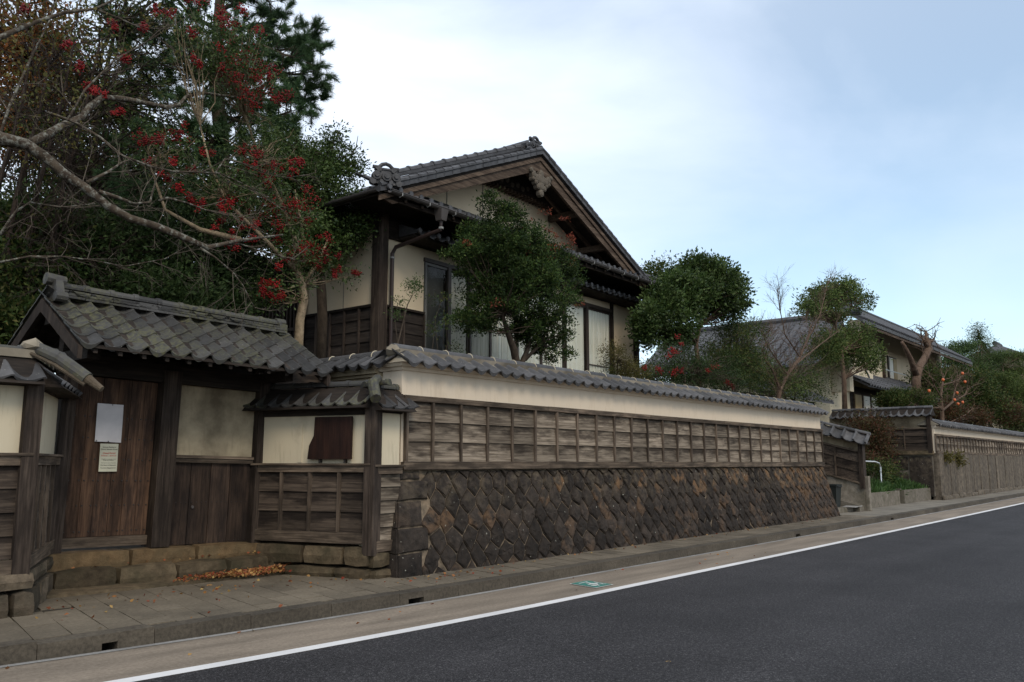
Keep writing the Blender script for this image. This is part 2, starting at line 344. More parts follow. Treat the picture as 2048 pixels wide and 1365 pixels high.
# ------------------------------------------------------------------ building helpers
def rotz(a): return Matrix.Rotation(a, 4, 'Z')
def frame(x, y, a, z=0): return Matrix.Translation((x, y, z)) @ rotz(a)
def place(name, me, parent, A=None, bake=False):
    o = bpy.data.objects.new(name, me); COL.objects.link(o); o.parent = parent
    if A is not None:
        if bake: me.transform(A)
        else: o.matrix_basis = A
    return o
def pantile(name, w, l, lip, mat, deep=.034, segs=9, th=.016, seed=0, crest=1.):
    r = random.Random(seed)
    us = [0, .1, .24, .38, .52, .66, .78, .88, .95, 1.0][:segs+1]
    zs = [.012*crest, -deep*.35, -deep*.8, -deep, -deep*.95, -deep*.6, .002-.008*(1-crest), .024*crest, .026*crest, .014*crest]
    m = MB(); n = len(us); vs = []
    for y in (0, l):
        for u, z in zip(us, zs): vs.append((u*w*1.04, y+(r.uniform(-.003, .003)), z))
    for u, z in zip(us, zs):
        drop = lip*max(0, math.sin(math.pi*min(1, u/.8))) if u < .8 else 0
        vs.append((u*w*1.04, -.002 - .25*drop, z-th-drop))
    for u, z in zip(us, zs): vs.append((u*w*1.04, l, z-th))
    fs = []
    for i in range(n-1):
        fs.append((i, i+1, n+i+1, n+i)); fs.append((2*n+i, 2*n+i+1, i+1, i)); fs.append((3*n+i, 3*n+i+1, 2*n+i+1, 2*n+i))
    fs.append((0, n, 3*n, 2*n)); fs.append((n-1, 3*n-1, 4*n-1, 2*n-1))
    m.add(vs, fs); return m.mesh(name, mat, False)
def tile_field(parent, A, x0, n, w, rows, expo, pitch, mats_first, mats_rest, name='roof_tile', jit=.006, y0=0, z0=0, limit=999):
    c = 0
    for j in range(rows):
        for i in range(n):
            me = random.choice(mats_first if j == 0 else mats_rest)
            Lm = Matrix.Translation((x0+i*w+random.uniform(-jit, jit)*.5, y0, z0)) @ Matrix.Rotation(pitch, 4, 'X') @ Matrix.Translation((0, j*expo+random.uniform(-jit, jit), .012+random.uniform(-jit, jit)*.4)) @ Matrix.Rotation(-.055+random.uniform(-.012, .012), 4, 'X') @ Matrix.Rotation(random.uniform(-.02, .02), 4, 'Z')
            place(name, me, parent, A @ Lm); c += 1
    return c
def ridge_mesh(name, L, r, mat, collar=True, n=9):
    m = MB(); vs = []; fs = []
    st = [(0, r), (L*.8, r*.95), (L*.82, r*1.16), (L, r*1.16)] if collar else [(0, r), (L, r*.96)]
    for x, q in st:
        for k in range(n): t = math.pi*(k/(n-1)*1.16-.08); vs.append((x, q*math.cos(t), q*math.sin(t)))
    for a in range(len(st)-1):
        for k in range(n-1): fs.append((a*n+k, (a+1)*n+k, (a+1)*n+k+1, a*n+k+1))
    fs.append(tuple(range(n))); fs.append(tuple(range((len(st)-1)*n, len(st)*n))[::-1])
    return m.add(vs, fs).mesh(name, mat, False)
def wainscot(parent, A, Lw, z0, z1, bays, rows, mp_, mf, mfv, xs=None, bake=False, railb=.11, railt=.08, ends=True, bayplanks=1, proud=0):
    xs = xs or [Lw*i/bays for i in range(bays+1)]
    hb = (z1-railt-z0-railb)/rows; q = proud
    for k in range(rows):
        za = z0+railb+k*hb; zb = za+hb+(.018 if k < rows-1 else 0)
        i = 0
        while i < bays:
            j = min(bays, i+bayplanks); xa, xb = xs[i], xs[j]
            e = [random.uniform(-.005, .005) for _ in range(4)]
            b0 = -.036-random.uniform(0, .005)-q; t0 = -.016-q
            m = MB().hexa([(xa,b0,za+e[0]),(xb,b0,za+e[1]),(xb,-.002-q,za+e[1]),(xa,-.002-q,za+e[0]),(xa,t0,zb),(xb,t0,zb),(xb,-.002-q,zb),(xa,-.002-q,zb)])
            place('plank', m.mesh('plank', mp_), parent, A, bake); i = j
    if ends is True: ids = range(bays+1)
    else: ids = [i for i in range(bays+1) if i not in ends]
    for i in ids:
        x = xs[i]; w = .021
        m = MB().box(x-w, x+w, -.064-q, -.006-q, z0+railb, z1-railt, .003)
        place('stud', m.mesh('stud', mfv), parent, A, bake)
    x = 0; Lr = 3.2
    while x < Lw-.05:
        xe = Lw if x+Lr*1.3 > Lw else x+Lr
        place('bottom_rail', MB().box(x+.002, xe-.002, -.074-q, -.001-q, z0, z0+railb-.002, .003).mesh('bottom_rail', mf), parent, A, bake)
        place('top_rail', MB().box(x+.002, xe-.002, -.072-q, -.001-q, z1-railt+.002, z1, .003).mesh('top_rail', mf), parent, A, bake); x = xe
def onigawara(parent, loc, s, mat, rz=0, name='ridge_end_tile'):
    m = MB()
    def disc(x, z, r, d0, d1, n=12): m.tube([(x, -d1, z), (x, -d0, z)], r, n)
    m.hexa([(-.30,-.06,0),(.30,-.06,0),(.30,.08,0),(-.30,.08,0),(-.18,-.05,.42),(.18,-.05,.42),(.18,.08,.42),(-.18,.08,.42)])
    disc(0, .2, .13, -.02, .15, 14); disc(0, .2, .07, .1, .19, 10)
    for sg in (-1, 1):
        disc(sg*.27, .22, .12, -.05, .12); disc(sg*.27, .22, .06, .08, .16, 8); disc(sg*.36, .05, .09, -.05, .10); disc(sg*.2, .40, .07, -.04, .1, 8)
        disc(sg*.13, .06, .06, 0, .12, 8)
    pts = [(-.36, .0, .47), (-.2, 0, .47), (-.1, 0, .56), (0, 0, .59), (.1, 0, .56), (.2, 0, .47), (.36, 0, .47)]
    m.tube([(p[0], -.02, p[2]) for p in pts], .055, 8); m.box(-.3, .3, -.08, .08, .40, .45)
    return place(name, m.mesh(name, mat), parent, Matrix.Translation(loc) @ rotz(rz) @ Matrix.Scale(s, 4))
def leafmesh(P, D, size, asp, name, mat, jit=.3, fold=.12):
    n = len(P); D = D/(np.linalg.norm(D, axis=1, keepdims=True)+1e-9)
    q = rng.normal(size=(n, 3)); s = np.cross(D, q); s /= np.linalg.norm(s, axis=1, keepdims=True)+1e-9
    nn = np.cross(D, s); sz = (size*(1+jit*rng.uniform(-1, 1, n)))[:, None]
    v = np.empty((n, 4, 3)); v[:, 0] = P; v[:, 1] = P+D*sz*.45+s*sz*asp*.5+nn*sz*fold; v[:, 2] = P+D*sz; v[:, 3] = P+D*sz*.45-s*sz*asp*.5+nn*sz*fold
    return rawmesh(v.reshape(-1, 3), 4, n, name, mat)
def rawmesh(v, k, n, name, mat):
    me = bpy.data.meshes.new(name); me.vertices.add(len(v)); me.vertices.foreach_set('co', v.astype(np.float32).ravel())
    me.loops.add(n*k); me.loops.foreach_set('vertex_index', np.arange(n*k, dtype=np.int32)); me.polygons.add(n)
    me.polygons.foreach_set('loop_start', np.arange(0, n*k, k, dtype=np.int32)); me.polygons.foreach_set('loop_total', np.full(n, k, np.int32))
    me.update(calc_edges=True); me.materials.append(mat); return me
FH = np.array([math.cos(YAW), math.sin(YAW), 0.])
def sample(blobs, n, shell=.45):
    # blobs: (u, v, ru, rv, Y[, depth m]) in photograph pixels at the wall-parallel distance Y; returns world points inside the ellipsoids
    w = np.array([b[2]*b[3] for b in blobs], float); w /= w.sum(); out = []
    for b, q in zip(blobs, w):
        m = max(2, int(round(n*q))); c = at(b[0], b[1], b[4]); k = ppm(c); rx, rz = b[2]/k, b[3]/k; ry = b[5] if len(b) > 5 else rx
        d = rng.normal(size=(m, 3)); d /= np.linalg.norm(d, axis=1, keepdims=True); r = (shell+(1-shell)*rng.uniform(0, 1, m)**.7)[:, None]
        d *= r; out.append(c+d[:, :1]*rx*R_+d[:, 1:2]*ry*FH+d[:, 2:]*rz*np.array([0, 0, 1.]))
    return np.vstack(out)
def foliage(name, parent, C, per, size, mat, spread, asp=.45, up=.3, flat=.7):
    n = len(C)*per; cc = np.repeat(C, per, 0); off = rng.normal(size=(n, 3))*spread*np.array([1, 1, flat])
    sc = np.repeat(rng.uniform(.6, 1.3, len(C)), per)[:, None]; off *= sc
    D = off/(np.linalg.norm(off, axis=1, keepdims=True)+1e-9)+rng.normal(size=(n, 3))*.6+np.array([0, 0, up])
    return put(name, leafmesh(cc+off, D, size, asp, name, mat), parent)
def needles(name, parent, C, D, per, length, mat, width=.006, cone=.9):
    n = len(C)*per; cc = np.repeat(C, per, 0); d = np.repeat(D, per, 0)*cone+rng.normal(size=(n, 3))*.62
    d /= np.linalg.norm(d, axis=1, keepdims=True); s = np.cross(d, rng.normal(size=(n, 3))); s /= np.linalg.norm(s, axis=1, keepdims=True)
    st = cc+np.repeat(D, per, 0)*rng.uniform(-.9, .3, n)[:, None]*length
    l = (length*rng.uniform(.7, 1.15, n))[:, None]; v = np.empty((n, 3, 3)); v[:, 0] = st-s*width; v[:, 1] = st+s*width; v[:, 2] = st+d*l
    return put(name, rawmesh(v.reshape(-1, 3), 3, n, name, mat), parent)
def branches(m, root_pts, C, r0=.03, r1=.006, sag=.1, n=5, frac=1.0):
    # limbs from the nearest lower trunk node to each clump centre
    T = [np.array(p) for p in root_pts]
    for c in C:
        if random.random() > frac: continue
        t = min(T, key=lambda p: np.linalg.norm(p-c)+.6*max(0, p[2]-c[2])); d = c-t
        a = t+d*.35+np.array([random.uniform(-sag, sag) for _ in range(3)]); b = t+d*.7+np.array([random.uniform(-sag, sag) for _ in range(3)])
        m.tube([t, a, b, c], [r0, r0*.7, (r0+r1)/2*.8, r1], n, False)
def twigs(m, p, d, l, r, depth, spread=.6, kids=3, n=4, up=.0):
    p = np.array(p, float); d = np.array(d, float); d /= np.linalg.norm(d)
    e = d+rng.normal(size=3)*.16; e[2] += up; e /= np.linalg.norm(e); q = p+d*l*.5; w = q+e*l*.5
    m.tube([p, q, w], [r, r*.8, r*.55], n, False)
    if depth > 0:
        for k in range(kids):
            f = random.uniform(.35, 1.0); s = p+d*l*.5*min(1, f*2) if f < .5 else q+e*l*.5*(f-.5)*2
            dd = e+rng.normal(size=3)*spread; twigs(m, s, dd, l*random.uniform(.5, .8), r*.58, depth-1, spread, kids, max(3, n-1), up)
def pxpath(pts):
    return [at(*p) for p in pts]
def sheet(name, mat, y0, y1, z, x0, x1, kind='structure', step=.5, dz=None, z1=None):
    xs = list(np.arange(x0, min(x1, 40), step))+list(np.arange(40, x1+1, 12)) if x1 > 40 else list(np.arange(x0, x1, step))+[x1]
    m = MB(); vs = []; fs = []
    for x in xs: vs += [(x, y0, z+g(x) if x < 90 else z+g(90)), (x, y1, (z if z1 is None else z1)+(g(x) if x < 90 else g(90)))]
    for i in range(len(xs)-1): fs.append((2*i, 2*i+2, 2*i+3, 2*i+1))
    o = m.add(vs, fs).build(name, mat); return tag(o, kind=kind)
# ------------------------------------------------------------------ ground, road, pavement
gm = MB().box(-400, 1500, -400, 1500, -.5, -.06); tag(gm.build('ground', M['soil']), kind='structure')
sheet('road', M['asphalt'], -14, 5.99, 0, -12, 400)
sheet('road_edge_line', M['white'], 5.985, 6.125, .004, -12, 400)
sheet('gutter_strip', M['gutter'], 5.98, 7.17, .0, -12, 400)
sheet('gutter_edge', M['wet'], 7.085, 7.17, .004, -12, 400)
pv = sheet('pavement', M['joint'], 7.3, 10.6, .118, -12, 24)
sheet('pavement', M['pave_far'], 7.3, 9.4, .13, 24, 400)
# kerb stones, some with a drain slot
kerb = empty('kerb', (0, 0, 0)); tag(kerb, kind='structure')
slots = {6.72: .24, 12.2: .24, 17.95: .24, 24.7: .24, 32.7: .24, 3.27: .13}
x = -1.05
kz = .132
while x < 70:
    xe = x+.94; gz = g((x+xe)/2); s = [k for k in slots if x+.12 < k < xe-.12]
    def fr(m, a, b, z0, z1): m.hexa([(a,7.155,z0+gz),(b,7.155,z0+gz),(b,7.36,z0+gz),(a,7.36,z0+gz),(a,7.17,z1+gz),(b,7.17,z1+gz),(b,7.36,z1+gz),(a,7.36,z1+gz)])
    m = MB(); a, b = x+.003, xe-.003
    if s:
        c = s[0]; h = slots[c]/2; fr(m, a, c-h, -.05, kz); fr(m, c+h, b, -.05, kz)
        m.hexa([(c-h,7.163,.062+gz),(c+h,7.163,.062+gz),(c+h,7.36,.062+gz),(c-h,7.36,.062+gz),(c-h,7.17,kz+gz),(c+h,7.17,kz+gz),(c+h,7.36,kz+gz),(c-h,7.36,kz+gz)])
    else: fr(m, a, b, -.05, kz)
    o = m.build('kerb_stone', M['kerb'], kerb)
    if s: MB().box(c-h, c+h, 7.34, 7.355, -.04+gz, .07+gz).build('drain_slot', M['dark'], kerb)
    x = xe
# paving slabs
for i in range(-3, 76):
    xa = 1.55+i*.30
    if xa > 24: break
    y = 7.365 - (.3 if i % 2 else 0)
    while y < 9.62:
        ya, yb = max(y, 7.365), y+.6
        xm = xa+.15+.2*((ya+yb)/2-7.36)
        lim = 9.58 if 3.55 < xm < 7.0 else (8.72 if xm < 7.35 else 8.3)
        yb = min(yb, lim)
        if yb-ya > .06:
            e = .008; zt = .132+g(xm)+random.uniform(-.002, .003); k = .2
            P = [(xa+e+k*(ya+e-7.36), ya+e), (xa+.3-e+k*(ya+e-7.36), ya+e), (xa+.3-e+k*(yb-e-7.36), yb-e), (xa+e+k*(yb-e-7.36), yb-e)]
            tl = [random.uniform(-.0012, .0012) for _ in range(4)]
            MB().hexa([(p[0], p[1], .09+g(xm)) for p in P]+[(p[0], p[1], zt+t) for p, t in zip(P, tl)]).build('slab', M['slab'], pv)
        y += .6
# raised ground behind the walls
tag(MB().box(8.06, 23.2, 8.98, 60, -.04, 2.62).build('garden_ground', M['soil']), kind='structure')
tag(MB().box(-60, 8.05, 10.75, 60, -.045, .5).build('yard_ground', M['soil']), kind='structure')
tag(MB().box(36.2, 300, 8.95, 120, -.045, 2.3).build('garden_ground', M['soil']), kind='structure')
tag(MB().box(23.21, 36.19, 12.6, 60, -.045, 2.2).build('garden_ground', M['soil']), kind='structure')
# green painted mark with a white pictogram
mk = empty('road_marking', (9.02, 6.27, .004), 0, 'small green painted square with worn white pictogram on the concrete gutter strip', 'road marking')
MB().add([(0,0,.004),(.40,0,.004),(.47,.48,.004),(.07,.48,.004)], [(0,1,2,3)]).build('border', M['whitemark'], mk)
MB().add([(.02,.018,.008),(.385,.018,.008),(.45,.462,.008),(.085,.462,.008)], [(0,1,2,3)]).build('green_field', M['green'], mk)
pm = MB()
def blobp(cx, cy, rx, ry, n=14):
    pm.add([(cx+rx*math.cos(2*math.pi*k/n)*random.uniform(.85, 1.1), cy+ry*math.sin(2*math.pi*k/n)*random.uniform(.85, 1.1), .012) for k in range(n)], [tuple(range(n))])
blobp(.245, .30, .035, .035); blobp(.235, .20, .05, .075); blobp(.12, .12, .035, .05)
for a, b in (((.2,.22),(.1,.2)), ((.27,.22),(.36,.2)), ((.22,.15),(.15,.06)), ((.25,.15),(.33,.07)), ((.12,.36),(.36,.39)), ((.33,.12),(.38,.3))):
    a = np.array(a); b = np.array(b); d = b-a; nrm = np.array([-d[1], d[0]])/np.linalg.norm(d)*.011
    pm.add([(*(a-nrm), .012), (*(b-nrm), .012), (*(b+nrm), .012), (*(a+nrm), .012)], [(0,1,2,3)])
pm.build('pictogram', M['whitemark'], mk)
# ------------------------------------------------------------------ tile prototypes
def protos(nm, w, l, lip, mat, k=3, deep=.034, crest=1.): return [pantile(nm, w, l, lip, mat, deep, seed=s, crest=crest) for s in range(k)]
T_gate0 = protos('mossy_eave_tile', .2546, .30, .035, M['tile_moss'], 3, .04); T_gate = protos('mossy_tile', .2546, .29, .004, M['tile_moss'], 3, .04)
T_wall = protos('wall_eave_tile', .27, .40, .042, M['tile'], 3, .040, .35)
T_wing = protos('wing_tile', .215, .40, .014, M['tile_moss'], 3, .028, .6); T_wingn = protos('grey_wing_tile', .27, .5, .02, M['tile'], 3, .03, .55)
T_house0 = protos('house_eave_tile', .27, .3, .02, M['tile_house'], 2, .028); T_house = protos('house_tile', .27, .3, .004, M['tile_house'], 2, .028)
R_gate = ridge_mesh('gate_ridge_tile', .30, .062, M['tile_moss']); R_wall = ridge_mesh('wall_ridge_tile', .52, .085, M['tile'], False); R_wing = ridge_mesh('wing_ridge_tile', .30, .058, M['tile_moss'])
R_tie = MB().tube([(0, .088*math.cos(t), .088*math.sin(t)) for t in np.linspace(-.1, math.pi+.1, 9)], .006, 4).mesh('joint_plaster', M['plaster_white'])
# ------------------------------------------------------------------ tall street wall
wall = empty('street_wall', (7.64, 8.5, 0), 0, 'long tile-capped plaster and board wall on a dark stone base beside the pavement', 'wall')
I = Matrix.Identity(4); LW = 15.62
xs = [.06]+[.55+(LW-.6)*i/26 for i in range(27)]
wainscot(wall, I, LW, 1.50, 2.515, 27, 3, M['plank'], M['frame'], M['frame_v'], xs+[LW-.03] if len(xs) < 28 else xs)
MB().box(0, LW+.02, .0, .40, 1.5, 2.86).build('plaster_band', M['plaster'], wall)
MB().hexa([(-.03,-.03,2.86),(LW+.05,-.03,2.86),(LW+.05,.44,2.86),(-.03,.44,2.86),(-.05,-.05,2.905),(LW+.07,-.05,2.905),(LW+.07,.46,2.905),(-.05,.46,2.905)]).build('cornice', M['plaster'], wall)
MB().hexa([(-.09,-.09,2.907),(LW+.11,-.09,2.907),(LW+.11,.5,2.907),(-.09,.5,2.907),(-.12,-.12,2.95),(LW+.14,-.12,2.95),(LW+.14,.53,2.95),(-.12,.53,2.95)]).build('cornice', M['plaster'], wall)
MB().hexa([(-.15,-.18,2.952),(LW+.15,-.18,2.952),(LW+.15,.58,2.952),(-.15,.58,2.952),(.08,.14,3.14),(LW-.05,.14,3.14),(LW-.05,.26,3.14),(.08,.26,3.14)]).build('tile_bed', M['mortar'], wall)
nt_ = 58; tile_field(wall, I, -.10, nt_, .2725, 1, .3, .52, T_wall, T_wall, 'eave_tile', .008, -.235, 2.965)
B = frame(LW, .4, math.pi); tile_field(wall, B, -.10, nt_, .2725, 1, .3, .52, T_wall, T_wall, 'rear_eave_tile', .008, -.235, 2.965)
MB().box(.0, LW-.0, .085, .315, 3.05, 3.175, .004).build('ridge_bed', M['plaster_ridge'], wall)
for i in range(30):
    place('ridge_tile', R_wall, wall, Matrix.Translation((-.02+i*.52, .2, 3.165+random.uniform(-.004, .004))) @ Matrix.Rotation(random.uniform(-.008, .008), 4, 'Y'))
    if i: place('joint_plaster', R_tie, wall, Matrix.Translation((-.02+i*.52, .2, 3.165)))
MB().rock(-.10, .10, .08, .32, 3.05, 3.24, .05, .015).build('corner_cap', M['mortar'], wall)
# end return of the tall wall, running away from the street
RT = frame(0, 2.3, -math.pi/2); LR = 2.3
MB().box(0.003, .38, .40, 2.3, 1.2, 2.80).build('return_wall', M['plaster_old'], wall)
MB().box(-.04, .42, .42, 2.3, 2.80, 2.84).build('return_cornice', M['plaster_old'], wall); MB().box(-.09, .47, .46, 2.3, 2.842, 2.92).build('return_cornice', M['plaster_old'], wall)
MB().box(-.10, .48, .46, 2.3, 2.922, 2.97).build('return_cornice', M['mortar'], wall)
tile_field(wall, RT, .05, 8, .27, 1, .3, .50, T_wall, T_wall, 'eave_tile', .01, -.235, 2.965)
for i in range(4): place('ridge_tile', R_wall, wall, Matrix.Translation((.2, .3+i*.5, 3.125)) @ rotz(math.pi/2))
for i in range(4): place('joint_plaster', R_tie, wall, Matrix.Translation((.2, .3+i*.5, 3.125)) @ rotz(math.pi/2))
# stone base: battered face, diamond-set stones, squared quoins at the near end
ZB, ZT = .10, 1.49
def bat(z): return -.33+.33*(z-ZB)/(ZT-ZB)
def wmap(s, z, out=0.):      # wall coordinates -> local xyz (out = proud of the face)
    k = (z-ZB)/(ZT-ZB); x0 = -.30+.25*k; x1 = LW+.24-.26*k
    t = s/LW; return (x0+(x1-x0)*t, bat(z)-out, z)
MB().hexa([wmap(.02,0,-.012),wmap(LW-.02,0,-.012),(LW+.1,.5,0),(-.1,.5,0),wmap(.02,1.495,-.012),wmap(LW-.02,1.495,-.012),(LW-.02,.42,1.495),(.02,.42,1.495)]).build('mortar_core', M['mortar_wall'], wall)
def clip(poly, a, b, c):     # keep a*x+b*y >= c
    out = []
    for i in range(len(poly)):
        p, q = poly[i], poly[(i+1) % len(poly)]; dp = a*p[0]+b*p[1]-c; dq = a*q[0]+b*q[1]-c
        if dp >= 0: out.append(p)
        if (dp >= 0) != (dq >= 0): t = dp/(dp-dq); out.append((p[0]+(q[0]-p[0])*t, p[1]+(q[1]-p[1])*t))
    return out
def area(p): return abs(sum(p[i][0]*p[(i+1) % len(p)][1]-p[(i+1) % len(p)][0]*p[i][1] for i in range(len(p))))/2
hw, hp, he = .295, .25, .10
def jv(x, y):
    r = random.Random(int(round(x*1000))*7919+int(round(y*1000))); return (x+r.uniform(-.038, .038), y+r.uniform(-.034, .034))
nst = [0]; overflow = MB()
def stone(poly, gap=.010):
    if len(poly) < 3 or area(poly) < .006: return
    cx = sum(p[0] for p in poly)/len(poly); cz = sum(p[1] for p in poly)/len(poly)
    ring = []
    for i in range(len(poly)):
        p, q = poly[i], poly[(i+1) % len(poly)]; ring.append(p)
        if math.dist(p, q) > .12: ring.append(((p[0]+q[0])/2+random.uniform(-.008, .008), (p[1]+q[1])/2+random.uniform(-.008, .008)))
    def sh(k, out, j): 
        res = []
        for p in ring:
            d = math.hypot(p[0]-cx, p[1]-cz)+1e-6; f = max(.05, (d-gap)/d)*k
            res.append(wmap(min(LW, max(0, cx+(p[0]-cx)*f+random.uniform(-j, j))), cz+(p[1]-cz)*f+random.uniform(-j, j), out+random.uniform(-j, j)))
        return res
    n = len(ring); pr = random.uniform(.012, .034)
    vs = sh(1, -.035, 0)+sh(.985, .004, .004)+sh(.84, pr, .007)+sh(.42, pr+.008, .010)+[wmap(cx, cz, pr+.012)]
    fs = []
    for a in range(3):
        for i in range(n): fs.append((a*n+i, a*n+(i+1) % n, (a+1)*n+(i+1) % n, (a+1)*n+i))
    for i in range(n): fs.append((3*n+i, 3*n+(i+1) % n, 4*n))
    nst[0] += 1
    if nst[0] > 290: overflow.add(vs, fs)
    else: MB().add(vs, fs).build('stone', M['stone'], wall)
qz = [.08, .42, .74, 1.08, 1.36, 1.485]
for k in range(5):
    w = (.44, .56, .44, .56, .42)[k]; w = w-.01
    if k % 2 == 0 or True:
        sp = w if k in (1, 3) else w
        stone([(0.0, qz[k]), (sp, qz[k]+.01), (sp-.01, qz[k+1]), (0.0, qz[k+1]-.01)], .009)
    z0, z1 = qz[k]+.008, qz[k+1]-.008
    a = wmap(0, z0, .0); b = wmap(0, z1, .0)
    MB().hexa([(a[0]-.01, a[1]+.02, z0), (a[0]+.1, a[1]+.02, z0), (a[0]+.1, .42, z0), (a[0]-.01, .42, z0), (b[0]-.01, b[1]+.02, z1), (b[0]+.1, b[1]+.02, z1), (b[0]+.1, .42, z1), (b[0]-.01, .42, z1)]).build('quoin', M['stone'], wall)
for i in range(-1, 55):
    for j in range(-1, 6):
        cx = i*hw+(j % 2)*hw/2; cz = .20+j*hp+.09; a = he/2; b = hp-he/2
        hexp = [jv(cx-hw/2, cz-a), jv(cx, cz-b), jv(cx+hw/2, cz-a), jv(cx+hw/2, cz+a), jv(cx, cz+b), jv(cx-hw/2, cz+a)]
        hexp = clip(hexp, 1, 0, .56 if j in (1, 3, 5) else .42); hexp = clip(hexp, -1, 0, -LW); hexp = clip(hexp, 0, 1, ZB-.03); hexp = clip(hexp, 0, -1, -1.485)
        stone(hexp)
tag(overflow.build('stones', M['stone'], wall), kind='stuff')
# ------------------------------------------------------------------ gate
gate = empty('gate', (5.1, 10.2, 0), 0, 'old tiled gateway with closed plank doors set back between two wing walls', 'gate'); gate.rotation_euler = (0, .022, 0)
def gp(name, mat, *b, j=.002): return MB().box(*b, j).build(name, mat, gate)
gp('jamb_post', M['post'], -1.27, -1.12, -.10, .08, .55, 2.75)
gp('main_post', M['post'], -.11, .12, -.16, .10, .57, 2.75)
gp('side_post', M['post'], 1.29, 1.44, -.12, .08, .55, 2.75)
gp('lintel', M['beam'], -1.30, 1.46, -.11, .08, 2.60, 2.82)
dr = gp('door', M['door'], -1.12, -.11, .03, .05, .60, 2.6, j=0)
xs_ = [-1.115, -.94, -.78, -.60, -.44, -.27, -.115]
for a, b in zip(xs_, xs_[1:]):
    MB().box(a+.003, b-.003, -.008, .028, .72, 2.59, .0015).build('door_plank', M['door'], dr)
gp('door_sill', M['frame'], -1.115, -.115, -.05, .03, .60, .715)
nl = MB()
for z in (.78, 1.08, 1.37, 1.62, 1.87, 2.12):
    for a, b in zip(xs_, xs_[1:]):
        for q in (a+.03, b-.03): nl.tube([(q, -.008, z), (q, -.018, z)], .009, 6)
tag(nl.build('nails', M['nail'], dr), kind='stuff')
sdoor = gp('side_door', M['smalldoor'], .14, 1.28, .04, .055, .56, 1.6, j=0)
xq = [.135, .42, .70, .985, 1.285]
for a, b in zip(xq, xq[1:]): MB().box(a+.004, b-.004, 0, .036, .57, 1.60, .002).build('door_plank', M['smalldoor'], sdoor)
nl = MB()
for z in (.60, 1.10):
    for a, b in zip(xq, xq[1:]):
        for k in range(4): q = a+.04+(b-a-.08)*k/3; nl.tube([(q, 0, z), (q, -.008, z)], .006, 6)
tag(nl.build('nails', M['nail'], sdoor), kind='stuff')
MB().tube([(.47, -.003, 1.04), (.47, -.02, 1.04)], .02, 8).build('handle', M['gutter_metal'], sdoor)
gp('rail', M['frame'], .12, 1.29, -.05, .06, 1.605, 1.66); gp('rail', M['frame'], .12, 1.29, -.07, .06, 1.662, 1.70)
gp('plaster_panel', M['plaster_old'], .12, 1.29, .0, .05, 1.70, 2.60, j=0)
for a, b in ((-1.3, -.35), (-.345, .5), (.505, 1.46)): MB().rock(a, b-.01, -.18, .2, .30, .57, .02, .008).build('threshold_stone', M['threshold'], gate)
# papers pinned to the door
pp = empty('blank_poster', (4.455, 10.165, 2.07), 0, 'large blank white paper pinned on the brown plank door', 'poster')
MB().add([(-.155,0,-.225),(.155,0,-.235),(.157,0,.222),(-.153,0,.228),(0,-.006,0),(.157,-.003,0),(-.155,-.002,0),(0,-.004,.225),(0,-.004,-.23)], [(0,8,4,6),(8,1,5,4),(4,5,2,7),(6,4,7,3)]).build('sheet', M['paper'], pp)
for a, b in ((0, -.222), (-.14, -.215), (.02, .215)): MB().tube([(a, -.006, b), (a, -.016, b)], .006, 6).build('pin', M['nail'], pp)
pn = empty('notice', (4.475, 10.163, 1.655), 0, 'cream printed notice with red heading pinned under the blank paper', 'notice')
MB().box(-.107, .107, 0, .004, -.165, .165).build('sheet', M['cream_paper'], pn)
def text(body, x, z, size, mat, parent):
    c = bpy.data.curves.new('lettering', 'FONT'); c.body = body; c.size = size; c.align_x = 'CENTER'; c.offset = size*.012
    t = bpy.data.objects.new('lettering', c); COL.objects.link(t); bpy.context.view_layer.update()
    me = bpy.data.meshes.new_from_object(t.evaluated_get(bpy.context.evaluated_depsgraph_get())); me.name = 'lettering'; bpy.data.objects.remove(t)
    me.materials.clear(); me.materials.append(mat); return put('lettering', me, parent, (x, -.003, z), (math.pi/2, 0, 0))
for tx, z, s, mt in (('Samurai Residence', .118, .021, 'ink'), ('Shiomi Nawate Street', .092, .022, 'ink'), ('Closed Period', .045, .026, 'redink'), ('2018.10.1 - 2019.3.31', .016, .021, 'redink'), ('Closed for restoration work', -.022, .0145, 'ink'), ('of the main residence', -.037, .0145, 'ink'), ('Thank you for your understanding', -.066, .0125, 'ink'), ('City Board of Education', -.095, .019, 'ink'), ('Tourism Department', -.128, .021, 'ink')):
    text(tx, 0, z, s, M[mt], pn)
